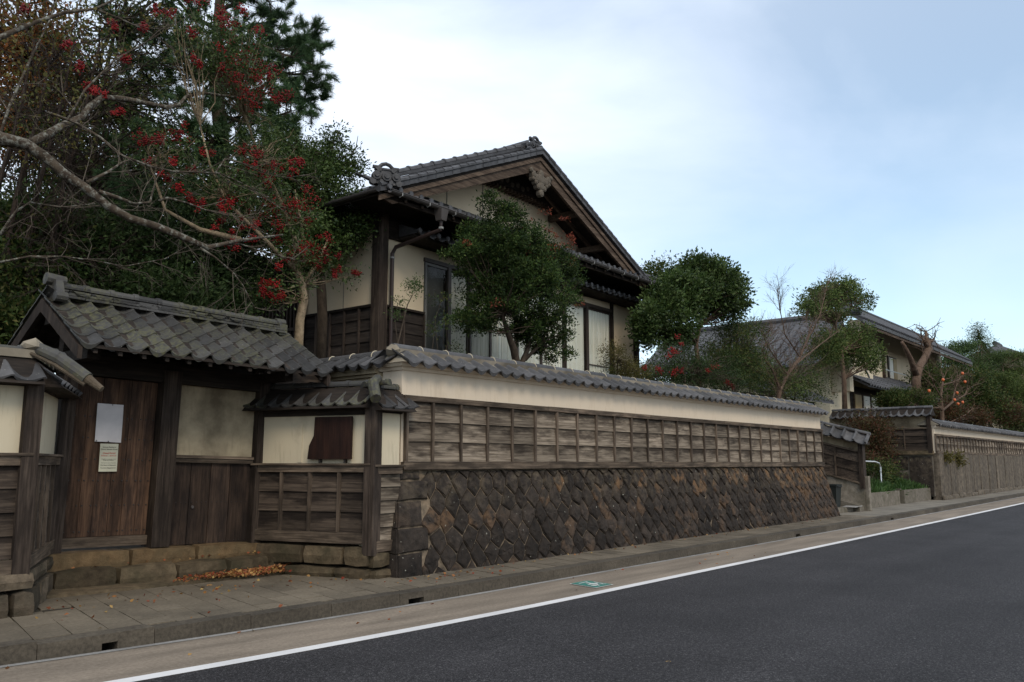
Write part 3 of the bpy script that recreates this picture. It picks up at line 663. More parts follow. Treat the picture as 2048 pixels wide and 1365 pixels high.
# gate roof
pg = math.atan2(.66, 1.16); GA = I
tile_field(gate, GA, -1.54, 13, .2546, 6, .235, pg, T_gate0, T_gate, 'roof_tile', .01, -1.07, 2.85)
GB = frame(.24, .2, math.pi); tile_field(gate, GB, -1.54, 13, .2546, 6, .235, pg, T_gate0, T_gate, 'rear_roof_tile', .01, -1.07, 2.85)
for sgn, yy in ((1, -1.05), (-1, 1.25)):
    MB().hexa([(-1.50,yy,2.79),(1.75,yy,2.79),(1.75,yy,2.825),(-1.50,yy,2.825),(-1.50,.1,3.445),(1.75,.1,3.445),(1.75,.1,3.48),(-1.50,.1,3.48)]).build('roof_board', M['beam'], gate)
    for xx in (-1.51, 1.74):
        MB().hexa([(xx-.025,yy,2.66),(xx+.025,yy,2.66),(xx+.025,yy+.002*sgn,2.80),(xx-.025,yy+.002*sgn,2.80),(xx-.025,.1,3.30),(xx+.025,.1,3.30),(xx+.025,.1,3.46),(xx-.025,.1,3.46)]).build('barge_board', M['post'], gate)
    for k in range(12):
        xx = -1.36+k*.27
        MB().hexa([(xx,yy+.03*sgn,2.74),(xx+.045,yy+.03*sgn,2.74),(xx+.045,yy+.03*sgn,2.79),(xx,yy+.03*sgn,2.79),(xx,.1,3.39),(xx+.045,.1,3.39),(xx+.045,.1,3.44),(xx,.1,3.44)]).build('rafter', M['beam'], gate)
for yy, z in ((-.62, 2.86), (.1, 3.16), (.82, 2.86)): gp('purlin', M['beam'], -1.45, 1.70, yy-.07, yy+.07, z, z+.15)
gp('gable_beam', M['beam'], -1.28, -1.14, -.68, .9, 2.72, 2.85); gp('gable_beam', M['beam'], 1.30, 1.42, -.68, .9, 2.72, 2.85)
gp('ridge_strut', M['beam'], -1.27, -1.15, .03, .17, 2.85, 3.3)
for k in range(3):
    x = -1.46; w = .13-.018*k
    while x < 1.62:
        xe = min(x+random.choice((.28, .33, .36)), 1.72-.02*k); zz = 3.49+k*.036
        gp('ridge_course', M['tile_moss'], x+.002, xe, .1-w, .1+w, zz, zz+.026+random.uniform(0, .004), j=.003); x = xe+.002
for i in range(10): place('ridge_tile', R_gate, gate, Matrix.Translation((-1.33+i*.30, .1, 3.625)) @ Matrix.Rotation(random.uniform(-.01, .01), 4, 'Y') )
m = MB().hexa([(-1.46,-.15,3.42),(-1.36,-.15,3.42),(-1.36,.35,3.42),(-1.46,.35,3.42),(-1.45,-.03,3.68),(-1.37,-.03,3.68),(-1.37,.23,3.68),(-1.45,.23,3.68)]); m.tube([(-1.52, .1, 3.70), (-1.30, .1, 3.69)], [.075, .068], 10); m.tube([(-1.48, -.12, 3.47), (-1.35, -.12, 3.47)], .06, 9); m.tube([(-1.48, .32, 3.47), (-1.35, .32, 3.47)], .06, 9); m.tube([(-1.49, .1, 3.56), (-1.40, .1, 3.56)], .07, 10)
m.build('ridge_end_tile', M['tile_moss'], gate)
m = MB().box(1.62, 1.74, 0, .2, 3.46, 3.62, .006); m.tube([(1.6, .1, 3.65), (1.75, .1, 3.65)], .062, 8); m.build('ridge_end_tile', M['tile_moss'], gate)
# dark boarded stretch between the gate and the tall wall
lk = empty('link_wall', (6.56, 10.2, 0), 0, 'dark boarded link wall in the shade right of the gate', 'wall')
MB().box(0, 1.08, .0, .12, .5, 2.62).build('plaster', M['plaster_old'], lk)
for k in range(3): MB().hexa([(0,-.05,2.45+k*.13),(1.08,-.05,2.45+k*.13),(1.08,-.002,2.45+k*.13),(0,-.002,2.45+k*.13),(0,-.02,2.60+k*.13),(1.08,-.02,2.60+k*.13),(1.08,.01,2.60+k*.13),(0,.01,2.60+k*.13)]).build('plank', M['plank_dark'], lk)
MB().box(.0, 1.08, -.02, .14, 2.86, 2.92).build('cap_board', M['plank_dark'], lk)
# ------------------------------------------------------------------ steps before the gate
st = empty('entrance_step', (3.9, 9.8, 0), 0, 'mossy tan stone step in front of the old gate', 'steps')
xq = [-.08, .62, 1.35, 2.02, 2.62, 3.0]
for a, b in zip(xq, xq[1:]):
    MB().rock(a+.004, b-.004, .0+random.uniform(-.015, .015)-.04*(b > 2.5), .34, .12, .415-.012*(a/.7), .03, .012).build('step_stone', M['sand'], st)
xq = [-.02, .9, 1.7, 2.5, 2.9]
for a, b in zip(xq, xq[1:]): MB().box(a+.004, b-.004, .345, .52, .1, .405-.012*(a/.7), .003).build('step_stone', M['sand'], st)
m = MB(); m.hexa([(-.35,-.30,.0),(3.1,-.17,.0),(3.1,.05,.0),(-.35,.05,.0),(-.33,-.28,.215),(3.05,-.15,.15),(3.05,.05,.17),(-.33,.05,.235)]); m.build('apron_stone', M['sand'], st)
# ------------------------------------------------------------------ wing walls of the gate
def base_course(parent, A, L_, y0, zb, heights, mat, pw=(.45, .8), dep=.4, name='base_stone', slope=0):
    z = zb
    for r, h in enumerate(heights):
        x = -.02
        while x < L_-.02:
            w = random.uniform(*pw); xe = L_+.03 if x+w*1.4 > L_ else x+w
            o = MB().rock(x+.006, xe-.006, y0-.03*(len(heights)-1-r), y0+dep, z+.004, z+h-.004, .025, .01).mesh(name, mat); place(name, o, parent, A); x = xe
        z += h
def wing_roof(parent, A, L_, zr, n, w, mesh, hips=(), name='roof_tile', yr=.12, drop=.42, pitch=.62, x0=0, rl=.30, rmesh=None):
    tile_field(parent, A, x0, n, w, 1, .3, pitch, mesh, mesh, name, .008, yr-drop*math.cos(pitch), zr-drop*math.sin(pitch)-.03)
    MB_ = MB().hexa([(x0-.0,yr-.36,zr-.33),(x0+n*w,yr-.36,zr-.33),(x0+n*w,yr+.36,zr-.33),(x0,yr+.36,zr-.33),(x0,yr-.04,zr-.03),(x0+n*w,yr-.04,zr-.03),(x0+n*w,yr+.04,zr-.03),(x0,yr+.04,zr-.03)])
    place('tile_bed', MB_.mesh('tile_bed', M['beam']), parent, A)
    k = 0; rm = rmesh or R_wing
    while k*rl < n*w-.05:
        place('ridge_tile', rm, parent, A @ Matrix.Translation((x0+k*rl, yr, zr))); k += 1
rw = empty('wing_wall', (6.5, 10.17, 0), 0, 'low angled wing wall right of the gate with hanging brown board', 'wall')
AW = rotz(math.atan2(-1.72, .58)); LG = 1.83
P2 = Vector((.58, -1.74, 0)); AR = Matrix.Translation(P2) @ rotz(.06); LS = .50
def panel(parent, A, L_, bays, rows, zb, zm, zt, ends=True, mp_='plank_dark', pl='plaster_white', drop=0):
    wainscot(parent, A, L_, zb, zm, bays, rows, M[mp_], M['frame'], M['frame_v'], None, False, .14, .09, ends)
    place('sill_board', MB().box(-.03, L_+.03, -.10, .0, zm+.002, zm+.026, .002).mesh('sill_board', M['frame']), parent, A)
    place('plaster_band', MB().box(0, L_, .0, .2, zb, zt).mesh('plaster_band', M[pl]), parent, A)
    place('wall_beam', MB().box(-.02, L_+.02, -.03, .2, zt, zt+.09, .002).mesh('wall_beam', M['beam']), parent, A)
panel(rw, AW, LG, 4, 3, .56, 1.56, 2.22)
place('corner_post', MB().box(LG-.06, LG+.09, -.085, .1, .42, 2.32, .004).mesh('corner_post', M['post']), rw, AW)
place('measuring_strip', MB().box(.68, .74, -.012, -.001, 1.6, 2.15).mesh('measuring_strip', M['plaster_white']), rw, AW)
panel(rw, AR, LS, 1, 5, .46, 1.54, 2.25, (0, 1), 'plank')
base_course(rw, AW, LG, -.10, .10, (.17, .27), M['sand'], (.6, .9)); base_course(rw, AR, LS, -.10, .10, (.15, .22), M['sand'], (.28, .4))
wing_roof(rw, AW, LG, 2.63, 9, .215, T_wing, x0=-.10); wing_roof(rw, AR, LS, 2.60, 3, .215, T_wingn[:1], x0=-.06)
hipm = MB().tube([Vector(AW @ Vector((LG+.0, .1, 2.70))), Vector(AW @ Vector((LG+.05, -.10, 2.62))), Vector(AW @ Vector((LG+.22, -.30, 2.40)))], [.062, .075, .07], 10); hipm.build('hip_tile', M['tile_moss'], rw)
# brown hanging board on the wing wall
hb = empty('hanging_board', (6.5, 10.17, 0), math.atan2(-1.72, .58), 'dark brown wooden board hung under the small tiled roof of the right wing wall', 'board')
m = MB(); P = [(.88, 1.64), (1.56, 1.64), (1.56, 2.20), (.98, 2.20), (.97, 1.95), (.90, 1.82)]
m.add([(x, -.075, z) for x, z in P]+[(x, -.045, z) for x, z in P], [tuple(range(6)), tuple(range(11, 5, -1))]+[(i, (i+1) % 6, 6+(i+1) % 6, 6+i) for i in range(6)]); m.build('panel', M['signboard'], hb)
for q in (1.06, 1.45): MB().box(q-.012, q+.012, -.06, -.005, 1.59, 1.64).build('bracket', M['nail'], hb)
# left wing wall
lw = empty('wing_wall', (3.07, 8.68, 0), 0, 'low wing wall left of the gate, cut by the left edge of the photo', 'wall')
AL = rotz(math.atan2(1.50, .80)); LL = 1.68; AF = Matrix.Translation((-1.9, 0, 0)); LF = 1.88
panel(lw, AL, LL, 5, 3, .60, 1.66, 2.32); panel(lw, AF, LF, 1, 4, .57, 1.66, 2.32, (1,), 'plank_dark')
MB().box(-.09, .06, -.09, .1, .50, 2.42, .004).build('corner_post', M['post'], lw)
base_course(lw, AF, LF+.12, -.12, .12, (.30, .17), M['basestone'], (.3, .55)); base_course(lw, AL, LL, -.10, .12, (.30, .17), M['basestone'], (.4, .7))
wing_roof(lw, AF, LF, 2.66, 7, .27, T_wingn, x0=.02); wing_roof(lw, AL, LL, 2.66, 6, .27, T_wingn, x0=.1)
MB().box(-1.9, 0, .02, .22, 2.60, 2.68).build('ridge_mortar', M['mortar'], lw)
a, b, c = Vector((-.02, .12, 2.73)), Vector((.16, -.12, 2.60)), Vector((.34, -.36, 2.40))
MB().tube([a, b], [.062, .07], 12).build('hip_tile', M['tile_moss'], lw); MB().tube([b, b+(c-b)*.06, c], [.078, .068, .066], 12).build('hip_tile', M['tile_moss'], lw)
MB().tube([c, c+(c-b)*.25, c+(c-b)*.5], [.05, .038, .03], 10).build('hip_end', M['basestone'], lw); MB().rock(-.12, .1, .0, .2, 2.66, 2.79, .04, .015).build('hip_mortar', M['mortar'], lw)
MB().tube([a+Vector((-.05, -.06, -.07)), b+Vector((-.05, -.04, -.07)), c+Vector((-.03, -.02, -.06))], .02, 6).build('hip_mortar', M['basestone'], lw)
# ------------------------------------------------------------------ stepped wing wall, return wall and far wall
fw = empty('stepped_wing_wall', (26.3, 10.2, 0), 0, 'short sloping tiled wall descending to the pavement beyond the long street wall', 'wall')
SH = Matrix(((1,0,0,0),(0,1,0,0),(-.27,0,1,0),(0,0,0,1)))   # descends along its length
AS = rotz(-math.pi/2) @ SH; LSW = 1.75
place('plinth', MB().box(-1.2, LSW+.08, -.02, .18, .2, 1.42).mesh('plinth', M['oldconcrete']), fw, AS, True)
place('plaster_band', MB().box(-1.2, LSW, .01, .16, 1.42, 2.62).mesh('plaster_band', M['plaster_old']), fw, AS, True)
wainscot(fw, AS @ Matrix.Translation((-1.2, 0, 0)), 2.95, 1.42, 2.42, 4, 3, M['plank_dark'], M['frame'], M['frame_v'], None, True, .05, .06)
place('end_post', MB().box(LSW-.02, LSW+.11, -.09, .17, 1.30, 2.72, .003).mesh('end_post', M['post']), fw, AS, True)
place('roof_beam', MB().box(-1.2, LSW+.2, -.2, .36, 2.66, 2.72).mesh('roof_beam', M['beam']), fw, AS, True)
for i in range(9):
    w = .34; me = pantile('grey_wing_tile', w, .46, .02, M['tile'], .035, seed=i); Lm = Matrix.Translation((-1.0+i*w, -.30, 2.70)) @ Matrix.Rotation(.66, 4, 'X')
    place('roof_tile', me, fw, AS @ Lm, True)
    place('tile_rib', MB().tube([(-1.0+i*w+w*.9, -.31, 2.735), (-1.0+i*w+w*.9, .05, 3.0)], .04, 6).mesh('tile_rib', M['tile']), fw, AS, True)
for i in range(7): place('ridge_tile', ridge_mesh('ridge_tile', .44, .065, M['tile'], False), fw, AS @ Matrix.Translation((-1.0+i*.44, .07, 3.0)), True)
place('footing', MB().box(-1.0, LSW+.05, -.45, -.021, .3, .80).mesh('footing', M['oldconcrete']), fw, AS, True)
MB().box(.01, .2, -1.95, -1.84, .1, 1.18).build('end_pier', M['oldconcrete'], fw)
tag(MB().box(23.5, 26.2, 8.6, 12.5, .0, .28).build('passage_floor', M['oldconcrete']), kind='structure')
bk = MB().box(23.0, 27.2, 12.3, 12.59, .0, 2.6).build('passage_back_wall', M['oldconcrete']); tag(bk, 'dull concrete wall at the back of the dark passage beside the long wall', 'wall')
# black litter bin in the recess
bn = empty('litter_bin', (25.35, 9.0, .28), 0, 'black plastic bin standing in the recess at the end of the stone wall', 'bin')
MB().hexa([(-.17,-.15,0),(.17,-.15,0),(.17,.15,0),(-.17,.15,0),(-.22,-.19,.62),(.22,-.19,.62),(.22,.19,.62),(-.22,.19,.62)]).build('body', M['bin'], bn)
MB().box(-.24, .24, -.21, .21, .62, .67, .003).build('lid', M['bin'], bn); MB().tube([(-.18, -.23, .6), (.18, -.23, .6)], .015, 6).build('handle', M['bin'], bn)
tag(MB().hexa([(25.3,8.35,.285),(26.1,8.4,.29),(26.05,8.8,.29),(25.35,8.75,.285),(25.3,8.35,.295),(26.1,8.4,.315),(26.05,8.8,.32),(25.35,8.75,.30)]).build('concrete_plate', M['wet']), 'pale concrete plate lying on the ground near the black bin', 'plate')
rv = empty('return_wall', (35.3, 8.6, 0), 0, 'tile-capped wall end standing side-on beyond the grassy entrance', 'wall')
AV = Matrix.Translation((0, 3.9, 0)) @ rotz(-math.pi/2); LV = 3.9
place('stone_base', MB().box(-.5, LV, .02, .3, .3, 1.9).mesh('stone_base', M['oldconcrete']), rv, AV)
for a, b, z0, z1 in ((.2, 1.1, .5, 1.2), (1.1, 2.1, .5, 1.25), (2.1, 3.0, .5, 1.2), (3.0, 3.9, .3, 1.85), (.2, 1.5, 1.2, 1.85), (1.5, 3.0, 1.25, 1.85)):
    place('stone', MB().rock(a+.01, b-.01, -.03, .1, z0+.01, z1-.01, .03, .015).mesh('stone', M['stone']), rv, AV)
place('sill_beam', MB().box(0, LV+.05, -.10, .25, 1.90, 2.05, .003).mesh('sill_beam', M['sand']), rv, AV)
wainscot(rv, AV, LV, 2.05, 2.95, 4, 3, M['plank_dark'], M['frame'], M['frame_v'], None, False, .05, .06)
place('plaster_band', MB().box(0, LV, .0, .2, 2.05, 3.40).mesh('plaster_band', M['plaster_old']), rv, AV)
for q in (1.75, LV-.12): place('post', MB().box(q, q+.15, -.1, .22, 1.95, 3.42, .003).mesh('post', M['post']), rv, AV)
wing_roof(rv, AV, LV, 3.74, 13, .30, protos('return_tile', .30, .56, .02, M['tile'], 2), x0=.1, drop=.50, yr=.1, rmesh=ridge_mesh('ridge_tile', .30, .07, M['tile'], False))
far = empty('far_street_wall', (35.35, 8.5, 0), 0, 'second long tile-capped wall running off to the right edge', 'wall'); LFW = 46
MB().box(0, LFW, .0, .4, 1.95, 2.92).build('plaster_band', M['plaster'], far)
MB().box(-.02, LFW, -.04, .44, 2.92, 2.97).build('cornice', M['plaster'], far); MB().box(-.05, LFW, -.09, .5, 2.972, 3.04).build('cornice', M['plaster'], far)
wainscot(far, I, LFW, 1.93, 2.70, 80, 2, M['plank'], M['frame'], M['frame_v'], None, False, .10, .08, True, 4)
MB().hexa([(-.1,-.2,3.042),(LFW,-.2,3.042),(LFW,.6,3.042),(-.1,.6,3.042),(-.1,.1,3.22),(LFW,.1,3.22),(LFW,.3,3.22),(-.1,.3,3.22)]).build('tile_bed', M['mortar'], far)
tf = protos('far_eave_tile', .30, .42, .05, M['tile'], 2, .04)
tile_field(far, I, 0, 110, .30, 1, .3, .52, tf, tf, 'eave_tile', .006, -.25, 3.05)
FARR = ridge_mesh('far_ridge_tile', 1.0, .10, M['tile'], False)
for i in range(46): place('ridge_tile', FARR, far, Matrix.Translation((i*1.0, .2, 3.22)))
x = 0
while x < LFW:
    w = random.uniform(.55, .95); MB().rock(x+.006, x+w-.006, -.12+random.uniform(-.012, .012), .2, .1, 1.93, .015, .008).build('stone_slab', M['cwall'], far); x += w
for i in range(40): MB().rock(i*1.15+.01, i*1.15+1.14, -.24, -.125, .1, .36+random.uniform(-.04, .04), .02, .02).build('footing_stone', M['cwall'], far)
# planters, steps, handrail at the entrance
for (xa, xb, lab) in ((27.35, 31.2, 'concrete planter box left of the narrow entrance steps'), (31.75, 35.25, 'concrete planter box right of the narrow entrance steps')):
    p = empty('planter', (xa, 8.75, 0), 0, lab, 'planter', 'concrete planters at the entrance'); w = xb-xa; h = .62
    MB().box(0, w, 0, .12, .1, h, .004).build('front_wall', M['oldconcrete'], p); MB().box(0, .12, .122, 2.2, .1, h+.05, .004).build('side_wall', M['oldconcrete'], p); MB().box(w-.12, w, .122, 2.6, .1, h+.02, .004).build('side_wall', M['oldconcrete'], p)
    MB().box(.122, w-.122, .122, 3.0, .05, h-.05).build('soil', M['soil'], p)
    n = 5200; Pg = np.stack([rng.uniform(.1, w-.1, n)+xa, 8.85+rng.uniform(0, 3.2, n)**1.0, np.zeros(n)], 1); Pg[:, 2] = h-.08+(Pg[:, 1]-8.85)*.22+.12*np.sin(Pg[:, 0]*2.3)*np.cos(Pg[:, 1]*2)
    D = rng.normal(size=(n, 3))*.45+np.array([0, -.15, 1.0])
    gr = put('ground_cover', leafmesh(Pg, D, .28, .12, 'ground_cover', M['grass']), None); tag(gr, 'bright green ground cover filling the '+('left' if xa < 30 else 'right')+' entrance planter', 'grass', kind='stuff')
es = empty('entrance_steps', (31.2, 9.0, 0), 0, 'narrow concrete steps climbing between the two planters', 'steps')
for k in range(7): MB().box(.02, .53, k*.34, k*.34+.40, .05, .30+k*.16, .003).build('step', M['oldconcrete'], es)
hr = empty('handrail', (28.6, 9.2, 0), 0, 'bent pale metal handrail rising out of the greenery', 'handrail')
rp = [at(1698, 923, 9.9), at(1725, 923, 9.6), at(1750, 924, 9.35), at(1758, 927, 9.3), at(1761, 935, 9.28), at(1763, 975, 9.25), at(1763, 990, 9.25)]
MB().tube([p-np.array([28.6, 9.2, 0]) for p in rp], .028, 8).build('rail', M['metal'], hr)
# ------------------------------------------------------------------ main house
TH = YAW-math.atan((2310-1024)/FP*math.cos(PITCH))
hs = empty('house', (10.16, 12.0, 0), TH, 'traditional cream house with big tiled gable above the long street wall', 'house')
def hb_(name, mat, *b, parent=None, j=0): return MB().box(*b, j).build(name, mat, parent or hs)
HL, HD, EV = 9.96, 5.6, 6.42
# walls
for b in ((0, 1.22, 0, .14, 4.60, 6.6), (8.66, HL, 0, .14, 3.0, 6.6), (1.22, 8.66, .02, .14, 5.72, 6.6)): hb_('front_wall', M['plaster_house'], *b)
hb_('front_wall', M['plaster_house'], 1.22, 8.66, .02, .14, 2.7, 3.35)
sw = hb_('side_wall', M['plaster_house'], .003, .14, .145, 2.2, 4.60, 6.6); MB().box(-.004, .004, 1.02, 1.03, 4.62, 6.5).build('joint', M['winframe_grey'], sw)
hb_('side_wall', M['plaster_house'], .003, .14, 4.6, HD-.21, 2.7, 6.6); hb_('rear_wall', M['plaster_house'], .15, HL, HD-.2, HD, 2.7, 6.6); hb_('end_wall', M['plaster_house'], HL-.14, HL, .15, HD-.21, 2.7, 6.6)
# cladding below the plaster, front and side
wainscot(hs, frame(.06, 0, 0), 1.14, 2.9, 4.60, 2, 7, M['houseplank'], M['beam'], M['batten'], None, False, .1, .05)
wainscot(hs, frame(0, 2.2, -math.pi/2), 2.12, 2.9, 4.60, 5, 7, M['houseplank'], M['beam'], M['batten'], None, False, .1, .05)
hb_('base_wall', M['houseplank'], .003, 1.2, .003, .14, 2.6, 4.59); hb_('base_wall', M['houseplank'], .003, .14, .145, 4.6, 2.6, 4.59)
hb_('corner_post', M['post'], -.09, .13, -.09, .13, 2.7, 6.5); hb_('post', M['post'], -.08, .02, 2.2, 2.38, 2.7, 6.5); hb_('post', M['post'], HL-.13, HL+.05, -.09, .1, 2.7, 6.5); hb_('post', M['post'], 8.60, 8.68, -.05, .1, 3.3, 6.0)
hb_('wall_plate', M['beam'], -.1, HL+.1, -.06, -.003, 5.92, 6.5); hb_('wall_plate', M['beam'], -.07, .0, .14, 4.6, 6.3, 6.5)
# lattice bay on the side
lb = hb_('lattice_bay', M['dark'], -.02, .0, 2.4, 4.5, 2.8, 5.9)
for k in range(17): MB().box(-.075, -.025, 2.44+k*.122, 2.49+k*.122, 2.9, 5.6).build('lattice_bar', M['batten'], lb)
for z in (2.9, 4.3, 5.6): MB().box(-.10, -.076, 2.4, 4.5, z, z+.07).build('lattice_rail', M['batten'], lb)
# windows
ws = [1.25, 1.97, 2.66, 3.40, 4.35, 5.35, 6.35, 7.36, 8.62]
hb_('window_head', M['winframe'], 1.2, 8.68, -.05, .12, 5.66, 5.74); hb_('window_sill', M['winframe'], 1.2, 8.68, -.06, .12, 3.33, 3.40)
for k, (a, b) in enumerate(zip(ws, ws[1:])):
    y = .0 if k % 2 == 0 else .035; mt = M['winframe_grey'] if k == 0 else M['winframe']
    m = MB(); m.box(a, a+.05, y-.02, y+.02, 3.4, 5.655); m.box(b-.05, b, y-.02, y+.02, 3.4, 5.655); m.box(a+.05, b-.05, y-.02, y+.02, 3.4, 3.48); m.box(a+.05, b-.05, y-.02, y+.02, 5.60, 5.655)
    if k == 7: m.box(a+.05, b-.05, y-.018, y+.018, 4.12, 4.15)
    w = m.build('window', mt, hs); MB().add([(a+.05,y,3.48),(b-.05,y,3.48),(b-.05,y,5.6),(a+.05,y,5.6)],[(0,1,2,3)]).build('pane', M['glass'], w)
    if k:
        cm = MB(); n = 60; vs = []
        for i in range(n+1): x = a+.03+(b-a-.06)*i/n; yy = .055+.022*math.sin(i*.9+k)+.012*math.sin(i*2.3); vs += [(x, yy, 3.42), (x, yy*1.0-.0, 5.62)]
        cm.add(vs, [(2*i, 2*i+2, 2*i+3, 2*i+1) for i in range(n)]); cm.build('curtain', M['curtain'], w)
    else: MB().box(a+.05, b-.05, .10, .12, 3.45, 5.62).build('blind', M['winframe_grey'], w)
for a in (1.97, 7.36): hb_('mullion_post', M['winframe'], a-.05, a+.05, -.045, .06, 3.4, 5.66)
# lower pent roof over the windows
hi = hb_('pent_roof', M['beam'], .45, 9.7, -.50, -.065, 5.94, 5.99)
MB().hexa([(.42,-.56,5.99),(9.75,-.56,5.99),(9.75,-.07,5.99),(.42,-.07,5.99),(.42,-.56,6.01),(9.75,-.56,6.01),(9.75,-.07,6.24),(.42,-.07,6.24)]).build('roof_board', M['tile_house'], hi)
disc = MB().tube([(0, .01, 0), (0, -.028, 0)], .052, 10).mesh('eave_disc', M['tile_house'])
def eave(parent, A, x0, n, w, rows, y0, z0, pitch, nm='roof_tile', expo=.25):
    tile_field(parent, A, x0, n, w, rows, expo, pitch, T_house0, T_house, nm, .004, y0, z0)
    for i in range(n+1): place('eave_disc', disc, parent, A @ Matrix.Translation((x0+i*w-.01, y0-.012, z0+.035)))
eave(hi, I, .45, 34, .27, 2, -.60, 6.00, .45, 'tile')
# skirt roof
SK = math.atan(.55)
MB().hexa([(-.92,-1.0,EV-.03),(10.75,-1.0,EV-.03),(9.75,.0,EV+.52),(.05,.0,EV+.52),(-.92,-1.0,EV+.01),(10.75,-1.0,EV+.01),(9.75,.0,EV+.56),(.05,.0,EV+.56)]).build('skirt_roof', M['beam'], hs)
eave(hs, I, -.80, 42, .27, 4, -1.05, EV+.03, SK)
MB().box(-.85, 10.6, -.93, -.86, EV-.12, EV-.035).build('eave_board', M['beam'], hs); MB().box(-.85, 10.2, -.80, -.05, EV-.06, EV-.035).build('soffit', M['beam'], hs)
rf = bpy.data.meshes.new('rafter'); 
rm_ = MB().hexa([(-.03,-.98,EV-.10),(.03,-.98,EV-.10),(.03,.0,EV+.28),(-.03,.0,EV+.28),(-.03,-.98,EV-.035),(.03,-.98,EV-.035),(.03,0,EV+.42),(-.03,0,EV+.42)]).mesh('rafter', M['beam'])
for i in range(24): place('rafter', rm_, hs, Matrix.Translation((-.3+i*.44, 0, 0)))
# gutter, brackets, downpipes
gt = MB(); r = .055
for yy, zz, x0, x1 in ((-1.13, EV-.02, -.85, 10.75),):
    vs = []; n = 7
    for x in (x0, x1):
        for k in range(n): t = math.pi+math.pi*k/(n-1); vs.append((x, yy+r*math.cos(t), zz+r*math.sin(t)))
    gt.add(vs, [(k, k+n, k+n+1, k+1) for k in range(n-1)])
gt.build('gutter', M['gutter_metal'], hs); MB().tube([(-.85, -1.13-r, EV-.02), (10.75, -1.13-r, EV-.02)], .009, 6).build('gutter_lip', M['gutter_metal'], hs)
gs = MB(); vs = []
for y in (-1.0, HD+.7):
    for k in range(7): t = math.pi+math.pi*k/6; vs.append((-1.02+r*math.cos(t), y, EV-.02+r*math.sin(t)))
gs.add(vs, [(k, k+7, k+8, k+1) for k in range(6)]).build('gutter', M['gutter_metal'], hs)
hk = MB().tube([(0, -1.07, EV-.02), (0, -1.12, EV-.10), (0, -1.19, EV-.08), (0, -1.19, EV-.03)], .011, 5).mesh('gutter_bracket', M['hook'])
for i in range(16): place('gutter_bracket', hk, hs, Matrix.Translation((-.6+i*.72, 0, 0)))
dp = MB().hexa([(.42,-1.20,EV-.28),(.56,-1.20,EV-.28),(.56,-1.06,EV-.28),(.42,-1.06,EV-.28),(.39,-1.23,EV-.06),(.59,-1.23,EV-.06),(.59,-1.03,EV-.06),(.39,-1.03,EV-.06)]).build('rain_head', M['gutter_metal'], hs)
MB().tube([(.49,-1.13,EV-.26),(.49,-1.13,EV-.45),(.22,-.20,5.72),(.20,-.13,5.60),(.20,-.13,2.8)], .04, 8).build('downpipe', M['pipe'], hs)
MB().tube([(.49,-1.13,EV-.40),(.49,-1.13,EV-.44)], .05, 8).build('pipe_collar', M['hook'], hs); MB().tube([(.20,-.13,5.50),(.20,-.13,5.53)], .05, 8).build('pipe_collar', M['hook'], hs)
MB().tube([(-.13, 2.15, 6.3),(-.13, 2.15, 5.3),(-.13, 2.15, 4.4),(-.16,2.15,4.3),(-.16, 2.15, 2.8)], .045, 8).build('downpipe', M['pipe_tan'], hs)
